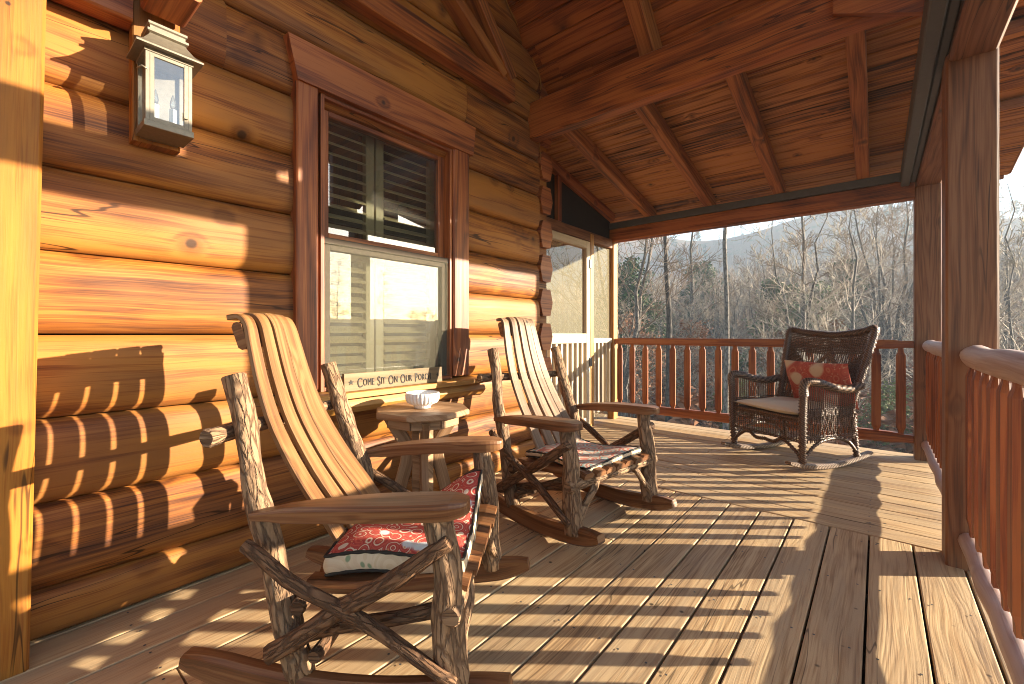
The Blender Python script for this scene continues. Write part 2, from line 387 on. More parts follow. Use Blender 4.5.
# ------------------------------------------------------------------ deck
XW = -2.0                       # wall plane (log seams); the rounded faces stand proud of it
def deck():
    mb = MB(); pr = [(-.0718, -.028), (.0718, -.028), (.0718, -.003), (.0705, -.0008), (.068, 0), (-.068, 0), (-.0705, -.0008), (-.0718, -.003)]
    x = .018 - .0755*0
    xs = []
    k = -16
    while True:
        xc = .045 + k*.151; k += 1
        if xc > .40: break
        if xc < -2.2: continue
        xs.append(xc)
    YB = 2.68
    for i, xc in enumerate(xs):
        cuts = [-1.6]
        if i % 3 == 1: cuts.append(rnd.uniform(.2, 1.9) if i != 10 else 1.02)
        cuts.append(YB - .006)
        for a, b in zip(cuts, cuts[1:]):
            dz = rnd.uniform(-.0015, .0015)
            mb.sweep(pr, [(xc, a+.003, dz), (xc, b-.003, dz)])
    y = YB + .073
    while y < 4.78:
        for a, b in ((-5.2, -1.05 if int(y*37) % 2 else -2.6), (-1.05 if int(y*37) % 2 else -2.6, .42)):
            dz = rnd.uniform(-.0015, .0015)
            mb.sweep([(p*.98, q) for p, q in pr], [(a+.002, y, dz), (b-.002, y, dz)])
        y += .1455
    sb = MB()
    def scr(x, y):
        r_ = .0042; x += rnd.gauss(0, .003); y += rnd.gauss(0, .004)
        sb.add([(x+r_*math.cos(q), y+r_*math.sin(q), .0022) for q in [R(60*i) for i in range(6)]], [[0, 1, 2, 3, 4, 5]], [[(0, 0)]*6])
    for xc in xs:
        for yy in [-.6+.45*i+.02 for i in range(8)]:
            if yy < YB-.02: scr(xc-.045, yy); scr(xc+.045, yy)
    yq = YB+.073
    while yq < 4.78:
        for xx in [-2.3+.45*i+.02 for i in range(7)]: scr(xx, yq-.042); scr(xx, yq+.042)
        yq += .1455
    tag(sb.build('deck_screws', M['track']), kind='structure')
    o = mb.build('deck_floor', M['deck']); tag(o, kind='structure')
    jb = MB()
    for yy in [-1.5+.45*i for i in range(10)]: jb.box((-2.0, yy, -.26), (.38, yy+.04, -.032))
    for xx in [-5+.45*i for i in range(12)]: jb.box((xx, 2.64, -.26), (xx+.04, 4.72, -.036))
    jb.box((.40, -1.6, -.30), (.44, 4.78, -.03)); jb.box((-5.2, 4.745, -.30), (.40, 4.785, -.03))
    jb.box((-5.2, -1.6, -.34), (.40, 4.745, -.30), ch=0)  # dark sheet added under the joists for the shade below the deck
    o = jb.build('deck_frame', M['joist']); tag(o, kind='structure')
deck()

# ------------------------------------------------------------------ cabin wall
CH = .264
def zc(k): return .157 + CH*k        # seam heights
WY0, WY1, WZ0, WZ1 = .96, 1.81, .70, 2.04     # window hole
WEND = 2.70
def logprof(h, bul=.04):
    """half-round log face: (side, up): side>0 is out of the wall"""
    P = []
    n = 12
    for i in range(n+1):
        t = i/n*2-1
        P.append((bul*max(0, 1-abs(t)**3.0)**.60, t*(h/2-.003)))
    return P
cab = thing('cabin_wall', 'stained log wall of the cabin with rounded courses and a trimmed window', 'wall', (XW, 1.3, 0))
def rakey(z): return .45 + (2.68-.45) - (z-2.93)/.87
def log_piece(y0, y1, z0, h, pid=None, bul=.029, dx=0.0):
    mb = MB(); pr = logprof(h, bul)
    pr = [(-.10, -h/2+.003)] + [(a, b) for a, b in pr] + [(-.10, h/2-.003)]
    n = max(2, int((y1-y0)/.12))
    pts = [(XW+dx + .003*math.sin(i*1.7+z0*9), y0+(y1-y0)*i/n, z0+h/2) for i in range(n+1)]
    mb.sweep(pr, pts, (0, 0, 1), smooth=True, pid=pid)
    mb.v = [(x, min(max(y, .9-rakey(z)), rakey(z)), z) for x, y, z in mb.v]
    o = mb.build('log', M['log'], cab, cab.location)
    # keep the arc smooth, hard at the ends
    return o
def roofz(y):                    # underside of the steep roof
    yr = .45; return 2.93 - .87*(abs(y-yr) - (2.68-yr))
k = -1; z = zc(-1)+.02
while z < 4.6:
    z0, h = z, CH
    if k == -1: z0, h = .003, zc(0)-.003
    zt = z0+h
    # how far the course reaches under the rake of the roof
    ya, yb = -1.2, WEND
    if zt > 2.85: yb = min(yb, rakey(z0)); ya = max(ya, .9-yb)
    if yb-ya < .2: break
    segs = [(ya, yb)]
    if z0 < WZ1-.01 and zt > WZ0+.01: segs = [(ya, WY0-.02), (WY1+.02, yb)]
    if abs(z0-zc(8)) < .02: segs = [(ya, 1.93), (1.932, yb)]
    if abs(z0-zc(7)) < .02: segs = [(ya, .455), (.457, .61), (.612, yb)]
    if abs(z0-zc(3)) < .02: segs = [(ya, WY0-.02), (WY1+.02, yb)]
    for a, b in segs:
        o = log_piece(a, b, z0, h, dx=.012 if (abs(a-.457) < .01) else 0, bul=.029 if k > -1 else .024)
    z = zt; k += 1
# crossing-wall log ends standing proud at the corner, and that wall running away from us
for i in range(0, 11):
    z0 = zc(i)-CH/2+.01
    mb = MB(); h = .205
    pr = [(-.05, -h/2), (.05, -h/2), (.082, 0), (.05, h/2), (-.05, h/2), (-.082, 0)]
    mb.sweep(pr, [(-5.0, 2.72+.075, z0+h/2), (-1.972, 2.72+.075, z0+h/2)])
    tag(mb.build('log_end', M['trim'], cab, cab.location))
    mb = MB(); mb.beam((-5.0, 2.795, z0+h+.03), (-2.01, 2.795, z0+h+.03), .10, .075)
    mb.build('corner_log', M['log'], cab, cab.location)
mb = MB(); mb.box((-2.28, -1.2, .0), (-2.24, 2.70, 4.3), 1, 0); mb.build('dark_room_sheet', M['dark'], cab, cab.location).hide_render = False  # near-black sheet added behind the window, standing in for the unlit room
# pale sealant line scribed round the log faces where wall meets roof
pts = []
for i in range(60):
    t = i/59
    if t < .42: zz = 3.27-(3.27-2.90)*t/.42; y = min(2.706, rakey(zz)+.004)
    else: y = 2.708; zz = 2.88-(2.88-2.20)*(t-.42)/.58
    kx = ((zz-.157)/CH) % 1*2-1
    bul = .031*max(0, 1-abs(kx)**2.6)**.62
    pts.append((XW+bul+.004, y+.02*math.sin(zz*23), zz))
mb = MB(); mb.tube(pts, .004, 6); mb.build('sealant_line', M['yellow'], cab, cab.location)
# ledger, lantern block, gable truss fixed to the wall
mb = MB(); mb.box((XW+.02, -.7, 1.985), (XW+.11, .318, 2.15)); mb.build('ledger_board', M['trim'], cab, cab.location)
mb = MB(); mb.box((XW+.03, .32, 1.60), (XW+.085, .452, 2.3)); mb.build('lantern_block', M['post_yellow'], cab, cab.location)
mb = MB(); mb.box((XW+.115, .335, 2.03), (XW+.30, .46, 2.20), 0); mb.build('purlin_end', M['trim'], cab, cab.location)
mb = MB(); mb.box((XW+.03, -.7, 2.53), (XW+.11, 2.31, 2.655)); mb.build('truss_chord', M['beam'], cab, cab.location)
mb = MB(); mb.beam((XW+.075, 2.20, 2.66), (XW+.075, 1.2, 3.25), .07, .10, (1, 0, 0)); mb.build('truss_brace', M['rafter'], cab, cab.location)
mb = MB(); mb.beam((XW+.075, 2.27, 2.66), (XW+.075, 1.2, 3.85), .08, .13, (1, 0, 0)); mb.build('truss_rafter', M['rafter'], cab, cab.location)
# board-covered bit of wall behind the truss is darker, smooth
# ---- window
WO = cab.location
win_org = (XW, 1.38, .7)
def wpart(mb, name, mat): return mb.build(name, mat, win, win_org)
xo, xi = XW+.062, XW-.06
mb = MB()
mb.box((xi, .872, .70), (xo, .970, 2.055)); mb.box((xi, 1.795, .70), (xo, 1.925, 2.055))
# head casing with raked ends
hp = [(.83, 2.235), (1.965, 2.235), (1.945, 2.055), (.872, 2.055)]
V = [(x, y, zz) for x in (xi, xo+.012) for y, zz in hp]
mb.add(V, [[0, 1, 2, 3], [7, 6, 5, 4], [0, 4, 5, 1], [1, 5, 6, 2], [2, 6, 7, 3], [3, 7, 4, 0]],
       [[(y, zz) for y, zz in hp], [(y+3, zz) for y, zz in hp[::-1]]] + [[(0, 0), (0, .1), (1, .1), (1, 0)]]*4)
win = mb.build('window', M['trim'], cab, win_org); win.location = Vector(win_org)-Vector(WO)
mb = MB()
mb.box((xi, .80, .655), (XW+.16, 1.985, .682))
mb.sweep([(-.05, -.035), (.05, -.035), (.075, -.005), (.06, .03), (-.05, .035)], [(XW+.06, .78, .617), (XW+.06, 1.99, .617)], smooth=False)
wpart(mb, 'sill', M['yellow'])
mb = MB()
def frame(mb, x0, x1, ya, yb, za, zb, w):
    mb.box((x0, ya, za), (x1, ya+w, zb)); mb.box((x0, yb-w, za), (x1, yb, zb))
    mb.box((x0, ya+w, za), (x1, yb-w, za+w)); mb.box((x0, ya+w, zb-w), (x1, yb-w, zb))
frame(mb, XW-.03, XW+.045, .987, 1.793, .685, 2.053, .018); wpart(mb, 'screen_frame', M['trim'])
mb = MB(); frame(mb, XW-.045, XW-.005, 1.006, 1.774, 1.385, 2.03, .045); wpart(mb, 'sash', M['trim'])
mb = MB(); frame(mb, XW-.02, XW+.02, 1.006, 1.774, .705, 1.385, .04); wpart(mb, 'sash', M['darksash'])
mb = MB(); mb.box((XW-.01, 1.006, 1.372), (XW+.034, 1.774, 1.400)); wpart(mb, 'meeting_rail', M['darksash'])
def pane(mb, x, ya, yb, za, zb): mb.add([(x, ya, za), (x, yb, za), (x, yb, zb), (x, ya, zb)], [[0, 1, 2, 3]], [[(0, 0), (1, 0), (1, 1), (0, 1)]])
mb = MB(); pane(mb, XW-.022, 1.05, 1.73, 1.42, 1.99); wpart(mb, 'glass_pane', M['glass'])
mb = MB(); pane(mb, XW+.002, 1.046, 1.734, .745, 1.345); wpart(mb, 'glass_pane', M['glass'])
mb = MB(); pane(mb, XW+.036, 1.004, 1.776, .70, 1.375); wpart(mb, 'insect_screen', M['screen'])
# shutters behind the glass: two panels of louvres, upper and lower
mb = MB()
for ya, yb in ((.995, 1.355), (1.365, 1.785)):
    for za, zb in ((.69, 1.38), (1.40, 2.06)):
        frame(mb, XW-.13, XW-.095, ya, yb, za, zb, .05)
wpart(mb, 'shutter_frame', M['cream'])
for ya, yb in ((1.045, 1.305), (1.415, 1.735)):
    mb = MB(); zz = .765
    while zz < 2.0:
        if not 1.31 < zz < 1.47:
            mb.beam((XW-.112, ya, zz), (XW-.112, yb, zz), .058, .008, (.55, 0, 1), 0)
        zz += .052
    wpart(mb, 'louvres', M['cream'])

# corner post board against the wall at the left
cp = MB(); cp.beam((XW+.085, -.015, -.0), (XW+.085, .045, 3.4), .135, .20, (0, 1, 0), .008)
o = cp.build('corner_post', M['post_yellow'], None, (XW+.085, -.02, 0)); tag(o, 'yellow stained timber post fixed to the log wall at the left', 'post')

# ------------------------------------------------------------------ porch roof
roof = thing('porch_roof', 'boarded timber porch roof with rafters, cross beam and headers overhead', 'roof', (-.9, 2.63, 2.4))
RO = roof.location
def rpart(mb, name, mat): return mb.build(name, mat, roof, RO)
def lowz(y): return 2.66 - .2*(y-2.7)
# low-slope boards (tongue and groove, laid along X)
mb = MB(); y = 3.02
while y < 5.05:
    y2 = y+.115
    for a, b in ((-5.1, -1.2 if int(y*53) % 2 else -2.4), (-1.2 if int(y*53) % 2 else -2.4, .78)):
        zm = lowz((y+y2)/2)+.012
        mb.beam((a, (y+y2)/2, zm), (b, (y+y2)/2, zm), .113, .022, (0, .2, 1), .006)
    y = y2
rpart(mb, 'ceiling_boards', M['ceil'])
mb = MB(); mb.beam((-2.15, 3.0, lowz(3.0)+.05), (-2.15, 5.1, lowz(5.1)+.05), 5.9, .05, (0, .2, 1), 0); rpart(mb, 'roof_deck', M['joist'])
# steep gable boards
mb = MB()
nv = Vector((0, .87, 1)).normalized()
for sgn in (1, -1):
    d = 0.0
    L = 3.45
    while d < L:
        yy = .45 + sgn*(d+.07)*.7545; zz = roofz(yy)+.012
        if not (sgn == 1 and yy > 3.05):
            nrm = (0, .87*sgn, 1)
            cut = rnd.uniform(-2.2, -.4)
            for a, b in ((-5.1 if yy < -9 else -2.6, cut), (cut, .78)):
                mb.beam((a, yy, zz), (b, yy, zz), .138, .022, nrm, .006)
        d += .14
rpart(mb, 'gable_boards', M['beam'])
mb = MB()
for sgn in (1, -1):
    y1 = .45+sgn*2.6
    mb.beam((-.9, .45, roofz(.45)+.06), (-.9, y1, roofz(y1)+.06), 3.4, .05, (0, .87*sgn, 1), 0)
rpart(mb, 'gable_deck', M['joist'])
# rafters of the low roof, end tapering onto the header
for x in (-1.86, -1.26, -.675, -.09):
    mb = MB(); mb.beam((x, 2.70, lowz(2.70)-.058), (x, 4.60, lowz(4.60)-.058), .085, .112, (0, .2, 1), .006); rpart(mb, 'rafter', M['rafter'])
for x in (-1.12, .02):
    mb = MB(); mb.beam((x, .5, roofz(.5)-.10), (x, 2.80, roofz(2.80)-.10), .10, .17, (0, .87, 1), .006); rpart(mb, 'gable_rafter', M['rafter'])
mb = MB(); mb.box((-1.99, 2.58, 2.39), (.372, 2.68, 2.66)); rpart(mb, 'cross_beam', M['beam'])
mb = MB(); mb.box((-2.36, 4.49, 1.98), (.215, 4.60, 2.118)); rpart(mb, 'header_beam', M['beam'])
mb = MB(); mb.box((-2.36, 4.475, 2.12), (.215, 4.55, 2.185)); rpart(mb, 'shade_cassette', M['track'])
mb = MB(); mb.box((.225, -2.0, 2.062), (.365, 4.66, 2.25)); rpart(mb, 'header_beam', M['post'])
mb = MB(); mb.box((.255, 2.30, 2.252), (.335, 2.577, 2.80), 2); mb.box((.255, 2.683, 2.252), (.335, 3.1, 2.64), 2)
rpart(mb, 'gable_panel', M['beam'])
mb = MB()
for x0, x1, za, zb in ((.135, .185, 2.07, 2.20), (.189, .222, 2.09, 2.22)): mb.box((x0, -2.0, za), (x1, 4.47, zb), 1, .006)
rpart(mb, 'screen_track', M['track'])
mb = MB()                        # gusset between beam and side header
V = [(-.16, 2.575, 2.45), (.22, 2.575, 2.28), (.22, 2.575, 2.60), (-.16, 2.575, 2.60)]
V += [(a, b-.03, c) for a, b, c in V]
mb.add(V, [[3, 2, 1, 0], [4, 5, 6, 7], [0, 1, 5, 4], [1, 2, 6, 5], [2, 3, 7, 6], [3, 0, 4, 7]], [[(a, c) for a, b, c in V[:4]]]*2 + [[(0, 0), (.4, 0), (.4, .03), (0, .03)]]*4)
rpart(mb, 'gusset', M['beam'])
mb = MB(); mb.beam((.775, 3.0, lowz(3.0)+.085), (.775, 5.10, lowz(5.10)+.085), .04, .15, (0, .2, 1)); mb.box((-5.1, 5.07, lowz(5.1)-.02), (.755, 5.105, lowz(5.1)+.14))
rpart(mb, 'fascia', M['post'])
for sgn in (1, -1):
    mb = MB(); y1 = .45+sgn*2.7
    mb.beam((.775, .45, roofz(.45)-.03), (.775, y1, roofz(y1)-.03), .04, .18, (0, .87*sgn, 1)); rpart(mb, 'fascia', M['post'])
for y in (3.3, 4.0):
    mb = MB(); mb.box((.372, y, lowz(y)-.06), (.75, y+.06, lowz(y)-.02)); rpart(mb, 'outlooker', M['post'])

# posts
def post(x0, x1, y0, y1, label, z1=2.06):
    mb = MB(); mb.box((x0, y0, -2.9), (x1, y1, z1), 2, .008)
    o = mb.build('porch_post', M['post'], None, ((x0+x1)/2, (y0+y1)/2, 0)); return tag(o, label, 'post', 'porch posts')
post(.215, .366, 2.53, 2.68, 'thick square porch post in the right foreground carrying the header', 2.10)
post(.215, .366, 4.50, 4.65, 'square porch post at the far corner where the two railings meet')

# ------------------------------------------------------------------ railings
def baluster_mb(z0, z1, wide=.058, thick=.036):
    mb = MB(); n = [0, .05, .09, .5, .91, .95, 1]; s = [.55, .62, 1, 1.02, 1, .62, .55]
    pr = [(-wide/2, -thick/2), (wide/2, -thick/2), (wide/2, 0), (wide/4, thick/2), (-wide/4, thick/2), (-wide/2, 0)]
    mb.sweep(pr, [(0, 0, lerp(z0, z1, t)) for t in n], (0, 1, 0), s); return mb
bal_mesh = baluster_mb(.165, .845)
def rail_line(name, label, p0, p1, n, mat_top, top_r, seg=12, log=True, zt=.862):
    p0 = Vector(p0); p1 = Vector(p1); d = (p1-p0); ang = math.atan2(d.y, d.x)
    t = thing(name, label, 'railing', p0, (0, 0, ang), 'porch railings')
    L = d.length
    mb = MB()
    if log:
        pts = [(L*i/seg, .003*math.sin(i*2.1), zt+.003*math.sin(i*1.3+1)) for i in range(seg+1)]
        rr = [top_r*(1+.05*math.sin(i*1.9)) for i in range(seg+1)]; rr[0] *= .72; rr[-1] *= .72
        mb.tube(pts, rr, 14)
    else:
        mb.sweep(rect(.085, .072, .014), [(0, 0, zt), (.05, 0, zt), (.09, 0, zt), (L-.14, 0, zt), (L-.06, 0, zt), (L, 0, zt)], sc=[.8, .8, 1, 1, .75, .7])
    mb.build('top_rail', mat_top, t)
    mb = MB()
    if log:
        mb.tube([(L*i/seg, .003*math.sin(i*1.7), .118+.003*math.sin(i*2.3)) for i in range(seg+1)], [.036*(1+.06*math.sin(i*2.7)) for i in range(seg+1)], 12)
        mb.build('bottom_rail', mat_top, t)
    else:
        mb.sweep(rect(.07, .085, .012), [(0, 0, .145), (.09, 0, .145), (L-.14, 0, .145), (L-.06, 0, .145), (L, 0, .145)], sc=[1, 1, 1, .75, .7]); mb.build('bottom_rail', M['rail'], t)
    first = None
    for i in range(n):
        x = .075+(L-.15)*i/(n-1)
        if first is None:
            b = bal_mesh.build('baluster', M['rail'], t); first = b
        else:
            b = first.copy(); col.objects.link(b); b.parent = t
        b.location = (x, 0, 0)
    return t
rail_line('porch_railing', 'orange brown timber railing across the far end of the porch, woods behind it', (-2.285, 4.552, 0), (.213, 4.552, 0), 17, M['rail'], .04, log=False, zt=.870)
rail_line('porch_railing', 'short railing with pale log rail between the two square porch posts', (.290, 2.684, 0), (.290, 4.496, 0), 13, M['raillog'], .043)
rail_line('porch_railing', 'railing with pale log rail and orange balusters at the right foreground edge', (.285, 2.526, 0), (.285, -1.7, 0), 29, M['raillog'], .043, seg=28)

# ------------------------------------------------------------------ screened side porch
sw = thing('screen_wall', 'screened wall with honey pine posts and beige balusters past the log corner', 'screen wall', (-2.3, 3.8, 0))
def spart(mb, name, mat): return mb.build(name, mat, sw, sw.location)
for y0, y1 in ((3.985, 4.06), (4.50, 4.60)):
    mb = MB(); mb.box((-2.345, y0, 0), (-2.265, y1, 1.98)); spart(mb, 'screen_post', M['yellow'])
mb = MB(); mb.box((-2.35, 2.96, 1.90), (-2.27, 4.48, 2.0)); spart(mb, 'door_header', M['post'])
mb = MB(); mb.box((-2.325, 4.06, .855), (-2.285, 4.50, .905)); mb.box((-2.325, 4.06, .12), (-2.285, 4.50, .18)); spart(mb, 'screen_rail', M['beige'])
for i in range(5):
    mb = MB(); y = 4.105+.085*i; mb.box((-2.322, y, .18), (-2.288, y+.032, .855)); spart(mb, 'baluster', M['beige'])
mb = MB(); pane(mb, -2.305, 4.06, 4.50, .905, 1.90); spart(mb, 'screen', M['pscreen'])
mb = MB(); pane(mb, -2.33, 4.06, 4.50, .03, .86); spart(mb, 'screen', M['pscreen'])
mb = MB(); mb.add([(-2.31, 2.95, 2.0), (-2.31, 4.5, 2.0), (-2.31, 4.5, lowz(4.5)-.01), (-2.31, 2.95, lowz(2.95)-.01)], [[0, 1, 2, 3]], [[(0, 0), (1, 0), (1, 1), (0, 1)]])
spart(mb, 'gable_screen', M['dark'])
mb = MB(); mb.box((-2.35, 3.40, 2.0), (-2.27, 3.46, 2.50), 2); spart(mb, 'gable_stud', M['trim'])
mb = MB(); mb.beam((-2.3, 2.95, lowz(2.95)-.05), (-2.3, 4.5, lowz(4.5)-.05), .10, .09, (0, .2, 1)); spart(mb, 'rake_trim', M['trim'])
dr = thing('screen_door', 'off white framed screen door with beige balusters below its middle rail', 'door', (-2.28, 3.97, 0))
def dpart(mb, name, mat): return mb.build(name, mat, dr, dr.location)
mb = MB(); frame(mb, -2.315, -2.26, 3.07, 3.975, .03, 1.89, .075); mb.box((-2.313, 3.145, .86), (-2.262, 3.90, .955)); dpart(mb, 'door_frame', M['cream2'] if 'cream2' in M else M['beige'])
mb = MB(); pane(mb, -2.295, 3.145, 3.90, .955, 1.815); dpart(mb, 'screen', M['pscreen'])
mb = MB(); pane(mb, -2.312, 3.145, 3.90, .105, .86); dpart(mb, 'screen', M['pscreen'])
for i in range(8):
    mb = MB(); y = 3.175+.092*i; mb.box((-2.305, y, .105), (-2.27, y+.034, .86)); dpart(mb, 'baluster', M['beige'])
for zz in (.62, 1.62):
    mb = MB(); mb.box((-2.262, 3.95, zz), (-2.252, 4.0, zz+.09), 2); dpart(mb, 'hinge', M['track'])
# far wall of the screened porch closes it off
bw = MB(); bw.box((-5.2, 2.95, 0), (-5.1, 4.8, 2.4), 1, 0)
for i in range(1): pass
tag(bw.build('timber_wall', M['trim'], None, (-5.15, 3.9, 0)), 'dark timber wall at the back of the screened side porch', 'wall')

# ------------------------------------------------------------------ wall lantern
lt = thing('wall_lantern', 'aged brass box lantern with clear panes fixed high on the log wall', 'lantern', (-1.915, .392, 1.612))
lt.scale = (.94, .94, .94)
def lpart(mb, name, mat): return mb.build(name, mat, lt)
hw, dp = .066, .125
mb = MB(); mb.box((0, -.055, -.0), (.012, .055, .33)); lpart(mb, 'back_plate', M['brass'])
mb = MB()
for y in (-hw, hw-.012):
    for x in (.014, dp+.002): mb.box((x, y, .02), (x+.012, y+.012, .262))
mb.box((.012, -hw-.004, 0.0), (dp+.018, hw+.004, .022)); mb.box((.012, -hw-.003, .255), (dp+.017, hw+.003, .268))
mb.box((dp+.004, -hw+.012, .022), (dp+.014, hw-.012, .036)); mb.box((dp+.004, -hw+.012, .243), (dp+.014, hw-.012, .255))
mb.box((dp+.006, -hw+.012, .028), (dp+.015, -hw+.024, .25)); mb.box((dp+.006, hw-.024, .028), (dp+.015, hw-.012, .25))
lpart(mb, 'cage', M['brass'])
mb = MB()
def ring(x0, x1, y, z): return [(x0, -y, z), (x1, -y, z), (x1, y, z), (x0, y, z)]
lv = [ring(.004, dp+.042, .094, .266), ring(.004, dp+.042, .094, .272), ring(.006, dp+.018, .072, .292), ring(.010, dp, .056, .318), ring(.012, dp-.006, .050, .330),
      ring(.008, dp+.004, .058, .334), ring(.008, dp+.004, .058, .342), ring(.014, dp-.004, .05, .346), ring(.014, dp-.004, .05, .356), ring(.010, dp+.001, .055, .360), ring(.010, dp+.001, .055, .368), ring(.03, dp-.03, .03, .372)]
V = [p for r_ in lv for p in r_]; F = []
for i in range(len(lv)-1):
    for j in range(4): F.append([i*4+j, i*4+(j+1) % 4, (i+1)*4+(j+1) % 4, (i+1)*4+j])
F.append([3, 2, 1, 0]); F.append([len(V)-4+j for j in range(4)])
mb.add(V, F, [[(0, 0), (1, 0), (1, 1), (0, 1)]]*len(F)); lpart(mb, 'lantern_roof', M['brass'])
mb = MB(); pane(mb, dp+.010, -hw+.012, hw-.012, .03, .25); lpart(mb, 'glass_pane', M['lglass'])
for y in (-hw+.006, hw-.006):
    mb = MB(); mb.add([(.026, y, .022), (dp+.002, y, .022), (dp+.002, y, .255), (.026, y, .255)], [[0, 1, 2, 3]], [[(0, 0)]*4]); lpart(mb, 'glass_pane', M['lglass'])
for y in (-.024, .026):
    mb = MB(); mb.tube([(.065, y, .022), (.065, y, .11)], .011, 10); cd_ = lpart(mb, 'candle', M['candle'])
    mb = MB(); mb.lathe([(.001, .108), (.008, .118), (.010, .13), (.006, .148), (.001, .165)], 10, c=(.065, y, 0)); mb.build('bulb', M['lglass'], cd_)
mb = MB(); mb.tube([(dp+.02, -hw+.004, .19), (dp+.03, -hw-.012, .19), (dp-.0, -hw-.018, .19)], .003, 6); lpart(mb, 'hook', M['brass'])
mb = MB(); mb.box((dp+.014, hw-.026, .06), (dp+.022, hw-.014, .085)); lpart(mb, 'latch', M['brass'])

# ------------------------------------------------------------------ rustic rocking chair
def wobble_log(p0, p1, r0, r1, n=14, amp=.010, rough=.22, seg=12, pid=None, mb=None):
    mb = mb or MB(); p0 = Vector(p0); p1 = Vector(p1); pid = rnd.random() if pid is None else pid
    pts = []; rr = []
    for i in range(seg+1):
        t = i/seg; e = math.sin(math.pi*t)
        q = p0.lerp(p1, t)
        o = Vector((mnoise.noise(Vector((t*2.2, pid*40, 1))), mnoise.noise(Vector((t*2.2, pid*40, 5))), .0))
        pts.append(q + o*amp*e*2); rr.append(lerp(r0, r1, t))
    rr = [rr[0]*.86]+rr+[rr[-1]*.86]; d = (p1-p0).normalized()*.004
    pts = [pts[0]-d]+pts+[pts[-1]+d]
    mb.tube(pts, rr, n, rough=rough, pid=pid); return mb

